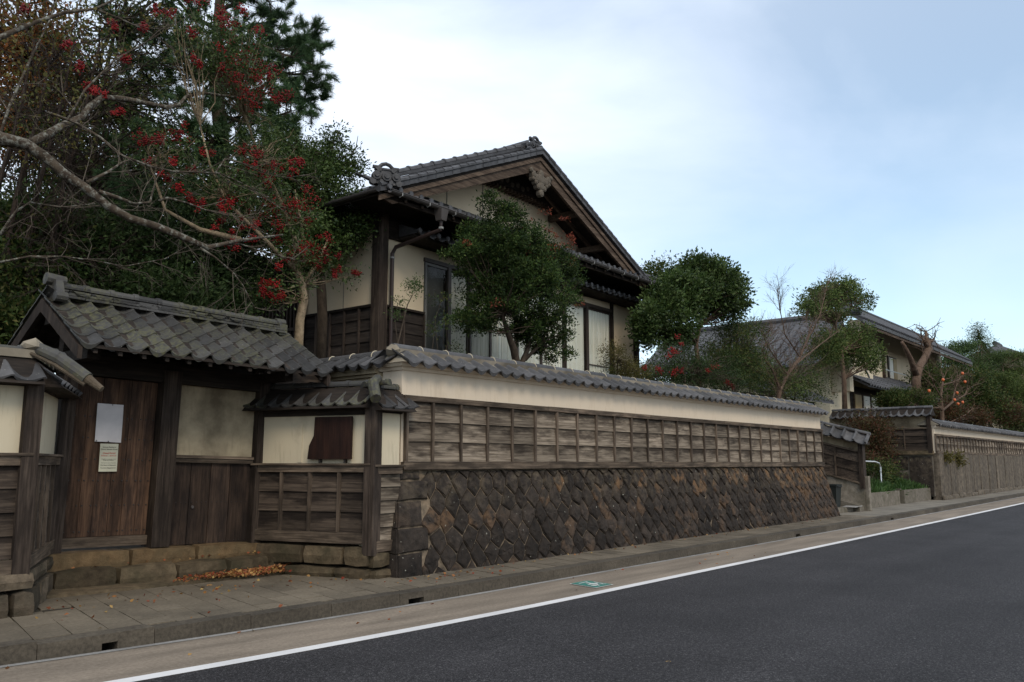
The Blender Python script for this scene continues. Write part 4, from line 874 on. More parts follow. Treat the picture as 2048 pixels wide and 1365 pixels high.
# main roof: ridge runs back from the street
RX, RZ, K = 4.0, 8.62, .445
def rz_(s): return RZ-K*abs(s-RX)
LX, RX2 = -.95, 8.85
for a, b in ((RX, LX), (RX, RX2)):
    sg = -1 if b < a else 1
    m = MB(); m.hexa([(a,-.95,RZ-.10),(b,-.95,rz_(b)-.10),(b,HD+.8,rz_(b)-.10),(a,HD+.8,RZ-.10),(a,-.95,RZ-.04),(b,-.95,rz_(b)-.04),(b,HD+.8,rz_(b)-.04),(a,HD+.8,RZ-.04)]); m.build('roof_deck', M['beam'], hs)
    # ribbed tiled slope and the individual rake tiles along the front edge
    rr = MB()
    for k in range(23):
        y = -.60+k*.30; rr.tube([(a, y, RZ+.0), (b, y, rz_(b)+.0)], .05, 6)
    tag(rr.build('tile_ribs', M['tile_house'], hs), kind='stuff')
    Ln = math.hypot(b-a, rz_(b)-RZ); n = int(Ln/.25); ang = math.atan(K)
    for i in range(n):
        t0, t1 = i/n, (i+1.12)/n
        def pt(t): return a+(b-a)*t, RZ+(rz_(b)-RZ)*t
        (xa, za), (xb, zb) = pt(t0), pt(min(1.01, t1)); h = .055+.03
        MB().hexa([(xa,-1.02,za-.05),(xb,-1.02,zb-.07+.03),(xb,-.66,zb-.07+.03),(xa,-.66,za-.05),(xa,-1.02,za+.045),(xb,-1.02,zb+.075),(xb,-.66,zb+.075),(xa,-.66,za+.045)]).build('rake_tile', M['tile_house'], hs)
        if i % 1 == 0: MB().tube([(xa,-1.0,za+.075),(xb,-1.0,zb+.085)], [.042,.05], 7).build('rake_cap_tile', M['tile_house'], hs)
    # barge board
    MB().hexa([(a,-.93,RZ-.42),(b-sg*.35,-.93,rz_(b-sg*.35)-.34),(b-sg*.35,-.87,rz_(b-sg*.35)-.34),(a,-.87,RZ-.42),(a,-.93,RZ-.105),(b,-.93,rz_(b)-.105),(b,-.87,rz_(b)-.105),(a,-.87,RZ-.105)]).build('barge_board', M['barge'], hs)
    MB().hexa([(a,-.965,RZ-.20),(b,-.965,rz_(b)-.20),(b,-.932,rz_(b)-.20),(a,-.932,RZ-.20),(a,-.965,RZ-.105),(b,-.965,rz_(b)-.105),(b,-.932,rz_(b)-.105),(a,-.932,RZ-.105)]).build('barge_trim', M['barge'], hs)
    # descending ridge beside the rake
    e = b-sg*.55
    for k in range(3): MB().hexa([(a,-.56+k*.02,RZ+.04+k*.075),(e,-.56+k*.02,rz_(e)+.04+k*.075),(e,-.30-k*.02,rz_(e)+.04+k*.075),(a,-.30-k*.02,RZ+.04+k*.075),(a,-.56+k*.02,RZ+.10+k*.075),(e,-.56+k*.02,rz_(e)+.10+k*.075),(e,-.30-k*.02,rz_(e)+.10+k*.075),(a,-.30-k*.02,RZ+.10+k*.075)]).build('ridge_course', M['tile_house'], hs)
    nr = 13
    for k in range(nr):
        t0, t1 = k/nr, (k+1)/nr; xa, xb = a+(e-a)*t0, a+(e-a)*t1
        MB().tube([(xa,-.43,rz_(xa)+.27),(xa+(xb-xa)*.85,-.43,rz_(xa+(xb-xa)*.85)+.27),(xa+(xb-xa)*.87,-.43,rz_(xa+(xb-xa)*.87)+.275),(xb,-.43,rz_(xb)+.275)], [.07,.068,.085,.085], 8).build('ridge_tile', M['tile_house'], hs)
for k in range(3): hb_('main_ridge_course', M['tile_house'], RX-.16+.015*k, RX+.16-.015*k, -.55, HD+.6, RZ+.02+k*.08, RZ+.085+k*.08)
MB().tube([(RX, -.6, RZ+.30), (RX, HD+.6, RZ+.30)], .09, 8).build('main_ridge_cap', M['tile_house'], hs)
onigawara(hs, (RX, -.80, RZ+.03), .62, M['tile_house']); onigawara(hs, (LX+.12, -.98, EV+.10), .66, M['tile_house'], -.5)
onigawara(hs, (RX2+.1, -.80, rz_(RX2)+.10), .4, M['tile_house'])
# hip ridge at right end of the skirt
for k in range(2): MB().hexa([(9.2,-.5+k*.02,EV+.28+k*.07),(10.7,-1.0,EV+.08+k*.07),(10.7,-.78,EV+.08+k*.07),(9.2,-.28,EV+.28+k*.07),(9.2,-.5,EV+.345+k*.07),(10.7,-1.0,EV+.145+k*.07),(10.7,-.78,EV+.145+k*.07),(9.2,-.28,EV+.345+k*.07)]).build('hip_course', M['tile_house'], hs)
for k in range(6): MB().tube([(9.3+k*.25,-.43-k*.08,EV+.44-k*.033),(9.53+k*.25,-.50-k*.08,EV+.41-k*.033)], [.06,.07], 8).build('hip_tile', M['tile_house'], hs)
MB().hexa([(8.9,.0,EV+.1),(10.75,-1.0,EV-.03),(10.75,6,EV-.03),(8.9,6,EV+.1),(8.9,.0,EV+.6),(10.75,-1.0,EV+.03),(10.75,6,EV+.03),(8.9,6,EV+.9)]).build('side_skirt_roof', M['tile_house'], hs)
# gable wall: plaster strip, projecting dark boarding edged with teeth imitating a rafter shadow, soffit members, pendant carving
gz = EV+.5
MB().add([(.3,.02,gz),(7.9,.02,gz),(7.0,.02,7.3),(5.6,.02,7.92),(2.4,.02,7.92),(.95,.02,7.28)], [(0,1,2,3,4,5)]).build('gable_wall', M['plaster_house'], hs)
for q in (1.9, 3.1, 4.4, 5.7): MB().box(q, q+.012, .008, .02, gz+.1, 7.9).build('joint', M['winframe_grey'], hs)
MB().hexa([(1.95,-.22,7.88),(6.05,-.22,7.88),(6.05,.0,7.88),(1.95,.0,7.88),(3.75,-.22,8.52),(4.25,-.22,8.52),(4.25,.0,8.52),(3.75,.0,8.52)]).build('gable_boarding', M['beam'], hs)
for k in range(30): MB().box(2.0+k*.134, 2.06+k*.134, -.20, -.002, 7.81, 7.878).build('shadow_tooth', M['barge'], hs)  # solid teeth standing in for the zigzag shadow of the rafter tails
MB().box(-.3, 8.4, -.06, .02, gz-.02, gz+.06).build('gable_sill', M['beam'], hs)
for yy in (-.75, -.38): 
    for sg, b in ((-1, LX+.4), (1, RX2-.4)):
        MB().hexa([(RX,yy,RZ-.19),(b,yy,rz_(b)-.19),(b,yy+.07,rz_(b)-.19),(RX,yy+.07,RZ-.19),(RX,yy,RZ-.102),(b,yy,rz_(b)-.102),(b,yy+.07,rz_(b)-.102),(RX,yy+.07,RZ-.102)]).build('gable_rafter', M['barge'], hs)
for s_ in (1.0, 2.3, 4.0, 5.7, 7.0): hb_('purlin', M['barge'], s_-.07, s_+.07, -.86, .0, rz_(s_)-.32, rz_(s_)-.17)
cm = MB()
for (dx, dz, r) in ((0,0,.15),(0,-.17,.12),(0,-.33,.09),(-.16,-.02,.1),(.16,-.02,.1),(-.28,.04,.09),(.28,.04,.09),(-.38,.12,.06),(.38,.12,.06),(-.12,-.2,.07),(.12,-.2,.07),(-.2,-.12,.06),(.2,-.12,.06),(0,.13,.09),(-.3,-.06,.05),(.3,-.06,.05)):
    c = (RX+dx, -.93, 7.98+dz); cm.tube([(c[0],c[1]+.05,c[2]),(c[0],c[1]-.05,c[2]),(c[0],c[1]-.075,c[2])], [r,r,r*.55], 9)
cm.build('pendant_carving', M['carving'], hs)
cm = MB()
for (dx, dz, r) in ((-.5,0,.07),(-.3,.05,.08),(-.1,-.02,.07),(.1,.03,.08),(.3,-.02,.07),(.5,.04,.06)): cm.tube([(RX+dx,-.22,8.0+dz),(RX+dx,-.25,8.0+dz)], [r, r*.6], 8)
cm.build('boarding_carving', M['carving'], hs)
# ------------------------------------------------------------------ neighbour's house far right
nb = empty('neighbour_house', (41, 14, 0), 0, 'white plastered two-storey house with grey tiled roofs behind the garden trees', 'house'); nbo = np.array([41., 14, 0])
def nb_(name, mat, x0, x1, y0, y1, z0, z1, parent=None): return MB().box(x0-41, x1-41, y0-14, y1-14, z0, z1).build(name, mat, parent or nb)
# wing with ridge running away from the street; slope faces the viewer
nb_('wall', M['plaster_white'], 40.6, 47.5, 14.3, 23, 2, 7.2)
MB().hexa([(38.4-41,14.25-14,6.1),(42.6-41,14.25-14,8.9),(42.6-41,24-14,8.9),(38.4-41,24-14,6.1),(38.4-41,14.25-14,6.22),(42.6-41,14.25-14,9.03),(42.6-41,24-14,9.03),(38.4-41,24-14,6.22)]).build('roof', M['tile_house'], nb)
MB().hexa([(46.8-41,14.25-14,6.1),(42.6-41,14.25-14,8.9),(42.6-41,24-14,8.9),(46.8-41,24-14,6.1),(46.8-41,14.25-14,6.22),(42.6-41,14.25-14,9.03),(42.6-41,24-14,9.03),(46.8-41,24-14,6.22)]).build('roof', M['tile_house'], nb)
T_nb = protos('neighbour_tile', .42, .46, .03, M['tile_house'], 2, .06)
tile_field(nb, frame(38.4-41, 24-14, -math.pi/2), 0, 24, .42, 11, .44, math.atan2(2.8, 4.2), T_nb, T_nb, 'roof_tile', .01, 0, 6.24)
MB().tube([(42.6-41,13.2-14,9.1),(42.6-41,24-14,9.1)], .16, 8).build('ridge', M['tile_house'], nb)
nb_('dormer', M['plaster_white'], 40.9, 41.4, 13.4, 14.29, 5.0, 8.0)
# two-storey range along the street
nb_('wall', M['plaster_white'], 50.2, 53.9, 15.6, 16.38, 4.5, 10.0); nb_('wall', M['plaster_house'], 53.9, 72, 16.4, 17, 4.5, 10.55)
nb_('post', M['barge'], 53.7, 53.95, 15.45, 15.6, 4.5, 9.2)
for a in (54.6, 57.6, 63, 66): w = nb_('window', M['winframe'], a, a+1.9, 16.32, 16.40, 6.9, 8.6); MB().box(a+.15-41, a+.9-41, 2.27, 2.315, 7.0, 8.5).build('pane', M['curtain'], w); MB().box(a+1.0-41, a+1.75-41, 2.27, 2.315, 7.0, 8.5).build('pane', M['brown_glass'], w)
nb_('balcony_rail', M['metal'], 54.4, 60, 15.8, 15.86, 7.4, 7.46)
m = MB().hexa([(46-41,14.2-14,9.12),(72-41,14.2-14,9.12),(72-41,17-14,11.0),(46-41,17-14,11.0),(46-41,14.2-14,9.32),(72-41,14.2-14,9.32),(72-41,17-14,11.2),(46-41,17-14,11.2)]); m.build('roof', M['tile_house'], nb)
m = MB(); 
for k in range(61): m.tube([(46.1-41+k*.42, 14.15-14, 9.36), (46.1-41+k*.42, 3, 11.25)], .07, 5)
tag(m.build('tile_ribs', M['tile_house'], nb), kind='stuff')
nb_('eave_board', M['barge'], 46, 72, 14.25, 14.35, 8.95, 9.115); MB().tube([(5,3,11.3),(31,3,11.3)], .14, 8).build('ridge', M['tile_house'], nb)
# ground-floor lean-to with lit-looking amber sashes
MB().hexa([(43-41,13.2-14,5.35),(62-41,13.2-14,5.35),(62-41,16-14,6.9),(43-41,16-14,6.9),(43-41,13.2-14,5.45),(62-41,13.2-14,5.45),(62-41,16-14,7.02),(43-41,16-14,7.02)]).build('lower_roof', M['tile_house'], nb)
tile_field(nb, frame(43-41, 13.1-14, 0), 0, 44, .42, 5, .5, math.atan2(1.55, 2.8), T_nb, T_nb, 'roof_tile', .01, 0, 5.47)
nb_('wall', M['houseplank'], 43.5, 61.5, 14.25, 14.4, 2.3, 5.5)
for k in range(11):
    a = 43.8+k*1.35; w = nb_('window', M['barge'], a, a+1.2, 14.18, 14.24, 3.9, 5.15); MB().box(a+.10-41, a+1.05-41, .14, .178, 3.98, 5.07).build('pane', M['curtain' if k % 3 else 'brown_glass'], w)
# lower tiled roof in front of it, half hidden by shrubs
an = empty('garden_outbuilding', (30, 13.5, 0), 0, 'low tiled outbuilding roof half hidden behind the bare garden tree', 'outbuilding')
MB().box(.3, 7.5, .4, 3.5, 2, 4.3).build('wall', M['houseplank'], an)
MB().hexa([(-.2,-.3,4.2),(8,-.3,4.2),(8,2,5.3),(-.2,2,5.3),(-.2,-.3,4.3),(8,-.3,4.3),(8,2,5.42),(-.2,2,5.42)]).build('roof', M['tile_house'], an)
tile_field(an, I, -.2, 27, .30, 9, .27, math.atan2(1.1, 2.3), protos('outbuilding_tile', .30, .32, .02, M['tile_house'], 2, .035), protos('outbuilding_tile', .30, .32, .02, M['tile_house'], 2, .035), 'roof_tile', .008, -.32, 4.32)
MB().tube([(-.3,2,5.45),(8.1,2,5.45)], .11, 8).build('ridge', M['tile_house'], an)
# far roofs
for (u, v, X, lab) in ((1995, 690, 95, 'distant grey hipped roof top rising behind the pine trees'), (2046, 712, 110, 'distant tiled roof at the far right edge above the trees')):
    P = atx(u, v, X); f = empty('distant_house', (P[0], P[1], 0), 0, lab, 'house')
    MB().box(-1.9, 1.9, -1.9, 1.9, 2, P[2]-1.3).build('wall', M['plaster_old'], f)
    MB().add([(-2.9,-2.9,P[2]-1.5),(2.9,-2.9,P[2]-1.5),(2.9,2.9,P[2]-1.5),(-2.9,2.9,P[2]-1.5),(-1.2,-.2,P[2]-.1),(1.2,.2,P[2]-.1)], [(0,1,5,4),(1,2,5),(2,3,4,5),(3,0,4),(3,2,1,0)]).build('roof', M['tile_house'], f)
    MB().tube([(-1.3,0,P[2]),(1.3,0,P[2])], .25, 8).build('ridge', M['tile_house'], f)
# ------------------------------------------------------------------ trees and plants
UPZ = np.array([0, 0, 1.])
def tree(name, label, cat, base, group=None):
    return empty(name, (0, 0, 0), 0, label, cat, group)
def px(pts, m, rad, n=8): 
    P = pxpath(pts); m.tube(P, rad, n); return P
# --- lichen-covered cherry branching in from the left edge
ch = tree('cherry_tree', 'lichen-covered cherry tree with a long bare limb sweeping over the gate roof', 'tree', None)
tr = MB()
Y0 = 10.9
tk = [np.array([1.55, 11.0, .45]), np.array([1.75, 11.0, 1.6]), np.array([2.05, 10.95, 2.9]), np.array([2.35, 10.9, 4.4]), at(-70, 250, Y0)]
tr.tube(tk, [.26, .22, .19, .17, .14], 12)
main = px([(-70,250,Y0),(0,278,Y0),(50,288,Y0-.05),(85,310,Y0-.1),(130,350,Y0-.2),(170,375,Y0-.3),(215,412,Y0-.4),(260,437,Y0-.5),(310,452,Y0-.6),(345,466,Y0-.65),(385,483,Y0-.7),(415,496,Y0-.7),(440,490,Y0-.7),(475,482,Y0-.65),(520,476,Y0-.6),(565,470,Y0-.5)], tr, [.12,.085,.07,.062,.064,.054,.052,.049,.047,.05,.04,.038,.028,.024,.018,.012], 10)
limbs = [
 [(60,288,Y0),(90,272,Y0+.1),(130,250,Y0+.3),(165,235,Y0+.4),(178,215,Y0+.4),(205,195,Y0+.5),(250,198,Y0+.6),(300,208,Y0+.6),(335,215,Y0+.7),(358,210,Y0+.7),(372,194,Y0+.8),(410,186,Y0+.8),(470,195,Y0+.8),(530,210,Y0+.8)],
 [(-30,90,Y0+.2),(20,66,Y0+.2),(70,45,Y0+.3),(130,25,Y0+.3),(190,18,Y0+.4),(225,2,Y0+.4),(260,-30,Y0+.5)],
 [(190,18,Y0+.4),(240,38,Y0+.5),(300,65,Y0+.6),(340,95,Y0+.7),(370,115,Y0+.8)],
 [(95,225,Y0+.2),(150,245,Y0+.2),(200,275,Y0+.1),(245,312,Y0),(300,333,Y0),(345,343,Y0),(400,345,Y0),(440,347,Y0),(490,370,Y0+.1),(540,402,Y0+.1),(580,432,Y0+.2),(610,440,Y0+.2)],
 [(175,365,Y0-.3),(215,345,Y0-.2),(245,325,Y0-.1),(265,318,Y0)],
 [(198,383,Y0-.4),(235,395,Y0-.45),(268,408,Y0-.5),(300,405,Y0-.5),(305,385,Y0-.5),(312,360,Y0-.4)],
 [(318,402,Y0-.5),(335,396,Y0-.5),(370,405,Y0-.5),(410,420,Y0-.4),(450,430,Y0-.4),(500,437,Y0-.3)],
 [(430,347,Y0),(450,318,Y0+.1),(480,325,Y0+.1),(520,345,Y0+.2),(570,357,Y0+.3),(610,350,Y0+.3)],
 [(400,496,Y0-.7),(430,515,Y0-.7),(465,545,Y0-.6),(485,570,Y0-.6),(500,600,Y0-.6),(512,620,Y0-.6)],
 [(445,490,Y0-.7),(480,488,Y0-.6),(520,502,Y0-.6),(560,512,Y0-.5),(590,520,Y0-.5)],
 [(0,525,Y0+.3),(60,513,Y0+.3),(130,514,Y0+.3),(190,522,Y0+.3),(250,533,Y0+.4),(330,518,Y0+.4),(380,490,Y0+.4)],
 [(0,470,Y0+.5),(30,425,Y0+.5),(60,405,Y0+.5),(120,415,Y0+.5),(190,408,Y0+.5)],
 [(-20,330,Y0+.3),(20,210,Y0+.4),(60,120,Y0+.5),(100,40,Y0+.6),(120,-20,Y0+.6)],
 [(130,250,Y0+.3),(170,180,Y0+.4),(230,120,Y0+.5),(300,80,Y0+.6),(380,30,Y0+.7)],
]
rr0 = [.058,.036,.016,.02,.024,.026,.018,.014,.016,.013,.015,.02,.022,.018]
ends = []
for l, r0 in zip(limbs, rr0):
    P = px(l, tr, [r0*(1-.72*i/(len(l)-1)) for i in range(len(l))], 7); ends.append((P, r0))
tr.build('trunk', M['bark_lichen'], ch, True)
tw = MB()
for P, r0 in ends+[(main, .05)]:
    for i in range(1, len(P)):
        for q in range(1 if r0 > .02 else 2):
            d = P[i]-P[i-1]; d = d/np.linalg.norm(d)+rng.normal(size=3)*.65; twigs(tw, P[i-1]+(P[i]-P[i-1])*random.random(), d, random.uniform(.25, .6), .006, 2, .6, 3, 4)
tag(tw.build('twigs', M['twig'], ch), kind='stuff')
C = sample([(120,110,150,110,Y0+.6),(60,250,110,80,Y0+.5),(250,60,150,60,Y0+.6)], 150)
foliage('leaves', ch, C, 5, .06, M['leaf_yellow'], .12, .6, -.5)
# --- red-berried holly
hy = tree('berry_tree', 'tree with red berry clusters and a pale bent trunk beside the house wall', 'tree', None)
tr = MB(); Yh = 11.6
bt = px([(596,760,Yh),(597,690,Yh),(600,640,Yh),(608,600,Yh),(604,570,Yh),(594,545,Yh),(590,528,Yh)], tr, [.085,.08,.076,.075,.07,.066,.06], 10)
for l in ([(594,545,Yh),(570,520,Yh-.1),(540,490,Yh-.2),(500,450,Yh-.2),(450,400,Yh-.1),(420,330,Yh),(400,250,Yh+.1)],[(592,535,Yh),(590,480,Yh),(560,400,Yh+.1),(520,320,Yh+.2),(490,230,Yh+.3),(470,130,Yh+.3)],[(604,570,Yh),(622,545,Yh-.1),(640,520,Yh-.1),(655,480,Yh)],[(592,540,Yh),(610,500,Yh),(600,440,Yh),(590,380,Yh+.1)],[(480,480,Yh-.2),(400,460,Yh-.2),(330,420,Yh-.1),(300,330,Yh)]):
    P = px(l, tr, [.05*(1-.75*i/(len(l)-1)) for i in range(len(l))], 7)
BC = [(455,85,26),(485,110,30),(500,135,34),(440,145,20),(470,160,24),(480,180,26),(520,130,18),(545,150,16),(560,195,20),(500,195,24),(520,175,22),(460,60,18),(385,65,16),(395,130,14),(235,225,12),(200,190,14),(178,175,10),(300,270,18),(290,283,12),(325,285,20),(345,265,16),(370,265,14),(485,300,14),(505,310,18),(490,335,10),(540,330,14),(520,345,16),(555,345,16),(600,325,12),(415,305,12),(385,340,10),(310,320,14),(330,350,12),(345,325,12),(455,400,18),(440,415,18),(470,410,14),(545,405,22),(560,420,24),(590,400,22),(610,415,24),(600,390,20),(575,440,20),(495,435,12),(510,445,10),(440,450,10),(480,465,12),(555,475,14),(600,490,14),(620,500,20),(640,505,18),(610,520,14),(580,520,14),(660,510,12),(650,480,12),(680,535,12),(715,547,9),(665,550,10),(635,540,10),(560,540,10),(540,570,14),(520,585,12),(555,590,14),(540,590,10),(500,480,12),(465,490,12),(395,410,12),(380,400,10),(360,380,10),(520,50,16),(440,40,16),(560,200,14),(430,5,18),(380,0,14),(490,20,14),(250,120,10),(230,50,10),(290,60,10),(310,20,12),(50,20,10),(340,20,14),(160,135,8),(130,90,8),(580,325,12),(585,350,12),(535,365,12),(545,425,14),(565,455,12),(615,440,12),(640,525,16),(605,505,14)]
vs = []; bcs = []
for (u, v, r) in BC:
    for q in range(3):
        uu, vv = u+random.gauss(0, r*.5), v+random.gauss(0, r*.45); c = at(uu, vv, Yh-.25+random.uniform(-.3, .45)); bcs.append((c, r/ppm(c)))
bm = MB(); 
ico = [(0,0,1),(.894,0,.447),(.276,.851,.447),(-.724,.526,.447),(-.724,-.526,.447),(.276,-.851,.447),(.724,.526,-.447),(-.276,.851,-.447),(-.894,0,-.447),(-.276,-.851,-.447),(.724,-.526,-.447),(0,0,-1)]
icof = [(0,1,2),(0,2,3),(0,3,4),(0,4,5),(0,5,1),(1,6,2),(2,7,3),(3,8,4),(4,9,5),(5,10,1),(6,7,2),(7,8,3),(8,9,4),(9,10,5),(10,6,1),(6,11,7),(7,11,8),(8,11,9),(9,11,10),(10,11,6)]
ia = np.array(ico); ifc = np.array(icof)
def balls(name, C, R, mat, parent):
    n = len(C); v = (C[:, None, :]+ia[None]*R[:, None, None]).reshape(-1, 3); f = (ifc[None]+12*np.arange(n)[:, None, None]).reshape(-1)
    me = bpy.data.meshes.new(name); me.vertices.add(len(v)); me.vertices.foreach_set('co', v.astype(np.float32).ravel()); me.loops.add(len(f)); me.loops.foreach_set('vertex_index', f.astype(np.int32))
    me.polygons.add(n*20); me.polygons.foreach_set('loop_start', np.arange(0, n*60, 3, dtype=np.int32)); me.polygons.foreach_set('loop_total', np.full(n*20, 3, np.int32)); me.update(calc_edges=True); me.materials.append(mat); return put(name, me, parent)
def berries(name, parent, cl, per, rad):
    C = np.vstack([c+np.random.default_rng(i).normal(size=(per, 3))*min(max(s*.30, .025), .075) for i, (c, s) in enumerate(cl)])
    return tag(balls(name, C, rad*rng.uniform(.8, 1.15, len(C)), M['berry'], parent), kind='stuff')
berries('berries', hy, bcs, 28, .0135)
blob_h = [(480,130,75,85,Yh,.9),(420,90,80,80,Yh+.2,.8),(560,430,95,70,Yh,.8),(600,510,85,45,Yh-.1,.6),(450,390,110,70,Yh,.8),(520,300,80,90,Yh+.2,.7),(660,540,50,22,Yh-.1,.3),(550,580,60,30,Yh,.4),(330,310,70,60,Yh,.6),(700,545,22,9,Yh-.2,.15)]
C = sample(blob_h, 620, .2); branches(tr, bt[3:]+[P[-1]]+[at(500,450,Yh),at(450,400,Yh),at(520,320,Yh),at(490,230,Yh+.3),at(400,250,Yh),at(600,440,Yh)], C, .012, .003, .1, 4, .5)
tr.build('trunk', M['bark_pale'], hy, True)
foliage('crown', hy, C, 26, .062, M['leaf_ever'], .15, .42, .0)
# --- evergreen beside the house with slender tips
ev = tree('evergreen_tree', 'dense glossy evergreen tree with thin upright tips against the left end of the house', 'tree', None)
Ye = 12.9; tr = MB(); P = px([(640,760,Ye),(645,640,Ye),(640,520,Ye),(650,420,Ye),(655,330,Ye),(672,262,Ye-.1)], tr, [.11,.10,.085,.06,.035,.01], 9)
px([(655,360,Ye),(690,330,Ye-.1),(712,296,Ye-.1),(716,272,Ye-.1)], tr, [.03,.02,.01,.005], 6)
C = sample([(640,400,80,85,Ye,.8),(695,455,55,48,Ye-.5,.5),(600,330,60,70,Ye+.1,.7),(655,330,34,62,Ye,.3),(668,275,14,26,Ye-.1,.15),(705,325,22,42,Ye-.1,.2),(560,360,60,90,Ye+.3,.8),(620,480,90,60,Ye-.1,.7)], 620, .25)
branches(tr, P[1:], C, .022, .004, .12, 4, .45); tr.build('trunk', M['bark'], ev, True)
foliage('crown', ev, C, 60, .066, M['leaf_ever'], .12, .45, .25)
# --- pine
pi = tree('pine_tree', 'tall dark green pine whose needle tufts stand against the sky above the berries', 'tree', None)
Yp = 15.2; tr = MB(); P = px([(430,760,Yp),(440,600,Yp),(430,450,Yp),(445,300,Yp),(430,150,Yp),(440,0,Yp),(430,-160,Yp)], tr, [.22,.20,.18,.16,.13,.10,.05], 10)
tips = []
bl = [((445,260),(520,200),(590,205),(618,205)),((440,180),(520,140),(590,150),(640,140)),((440,160),(520,110),(590,95),(612,82)),((440,80),(500,50),(540,45),(560,58)),((440,230),(500,250),(560,230),(585,222)),((445,300),(500,310),(550,290),(575,270)),((440,100),(520,90),(570,110),(600,118)),((435,120),(370,90),(300,60),(240,40)),((440,220),(380,200),(310,180),(250,190)),((440,300),(380,290),(320,280),(270,300)),((435,60),(380,30),(340,-20),(300,-40)),((440,340),(500,350),(540,340),(560,330)),((440,20),(490,0),(520,-10),(540,5)),((440,380),(360,370),(300,380),(240,370)),((440,160),(500,190),(560,185),(600,180)),((440,0),(480,-40),(530,-50),(560,-40))]
for l in bl:
    dy = random.uniform(-1.6, .9); Q = [at(u, v, Yp+dy*i/3) for i, (u, v) in enumerate(l)]; tr.tube(Q, [.05,.035,.022,.012], 6)
    for i in range(1, 4):
        for q in range(9):
            f = random.random(); c = Q[i-1]+(Q[i]-Q[i-1])*f; d = (Q[i]-Q[i-1]); d /= np.linalg.norm(d); d = d*.6+rng.normal(size=3)*.55+UPZ*.25; d /= np.linalg.norm(d)
            e = c+d*random.uniform(.25, .55); tr.tube([c, e], [.012, .006], 4, False)
            for z in range(4): d2 = d+rng.normal(size=3)*.5+UPZ*.25; d2 /= np.linalg.norm(d2); tips.append((e+d2*random.uniform(.0, .22), d2))
C = sample([(430,120,110,110,Yp,1.5),(400,280,130,90,Yp,1.5),(330,120,90,110,Yp,1.2),(480,220,70,80,Yp,1.2)], 300, .2)
for c in C: d = rng.normal(size=3)+UPZ*.4; tips.append((c, d/np.linalg.norm(d)))
branches(tr, P, C, .02, .006, .15, 4, .5)
tr.build('trunk', M['bark'], pi, True)
needles('crown', pi, np.array([t[0] for t in tips]), np.array([t[1] for t in tips]), 120, .17, M['needle'], .0045)
# --- thicket behind the gate, each tree its own
def bushy(name, label, cat, Yb, base, blobs, n, per, size, mat, spread, bk='bark', tr_=.09, group=None, shell=.3, frac=.4, asp=.45, up=.2, br=.02):
    t = tree(name, label, cat, None, group); m = MB()
    P = [at(u, v, Yb) for u, v in base]; m.tube(P, [tr_*(1-.65*i/(len(P)-1)) for i in range(len(P))], 8)
    C = sample(blobs, n, shell); branches(m, P[1:] if len(P) > 2 else P, C, br, .004, .08, 4, frac); m.build('trunk', M[bk], t, True)
    foliage('crown', t, C, per, size, M[mat], spread, asp, up); return t
bushy('camellia_tree', 'dark evergreen mass directly behind the ridge of the gate roof', 'tree', 13.4, [(330,800),(330,600),(320,480)], [(300,520,190,95,13.2,1.0),(420,560,120,60,13,.9),(150,520,150,90,13.4,1),(250,600,220,60,12.6,.8),(420,620,90,40,12.4,.5)], 800, 60, .085, 'leaf_dark', .2, frac=.2)
bushy('camellia_tree', 'dark evergreen at the left edge of the photo behind the low left wall', 'tree', 13.0, [(20,800),(20,650),(20,560)], [(20,570,110,110,12.9,.9),(60,480,120,90,13.4,1),(20,660,90,70,12.2,.6)], 420, 60, .085, 'leaf_olive', .2, frac=.2)
bushy('broadleaf_tree', 'shaded broadleaf tree filling the middle distance below the pine', 'tree', 16.5, [(300,760),(300,560),(310,400),(330,300)], [(330,420,200,110,16.3,1.6),(200,380,160,110,16.8,1.6),(480,420,120,100,16.3,1.3),(130,470,160,80,16,1.4)], 620, 55, .10, 'leaf_dark', .26, frac=.3)
bushy('broadleaf_tree', 'thin-crowned yellowing tree left of the pine with sky showing through', 'tree', 15.5, [(150,800),(150,560),(180,380),(200,200),(230,60)], [(230,150,130,130,15.5,1.4),(150,280,140,120,15.5,1.4),(300,250,110,110,15.6,1.2),(280,40,130,70,15.5,1.2)], 420, 22, .085, 'leaf_olive', .22, frac=.9, br=.03)
bushy('autumn_tree', 'orange-leaved autumn tree in the upper left corner', 'tree', 16.5, [(40,800),(40,500),(50,300),(70,120),(90,0)], [(50,60,120,70,16.4,1.2),(60,150,130,70,16.5,1.2),(110,230,110,60,16.4,1.1),(20,260,80,80,16.5,1.1)], 420, 30, .10, 'leaf_autumn', .22, 'twig_dark', frac=.9, br=.03)
bt_ = tree('bare_tree', 'leafless dark twiggy tree at the left edge in front of the autumn colours', 'tree', None); m = MB()
for u0 in (-20, 20, 60, 110):
    P = px([(u0+10,760,12.4),(u0,600,12.4),(u0-5,480,12.5),(u0+20,360,12.5),(u0+60,220,12.6),(u0+90,80,12.7)], m, [.05,.045,.04,.03,.02,.01], 6)
    for i in range(2, 6):
        for q in range(6): d = (P[i]-P[i-1]); d /= np.linalg.norm(d); twigs(m, P[i-1]+(P[i]-P[i-1])*random.random(), d+rng.normal(size=3)*.7, random.uniform(.6, 1.2), .012, 3, .5, 3, 4)
m.build('trunk', M['twig_dark'], bt_)
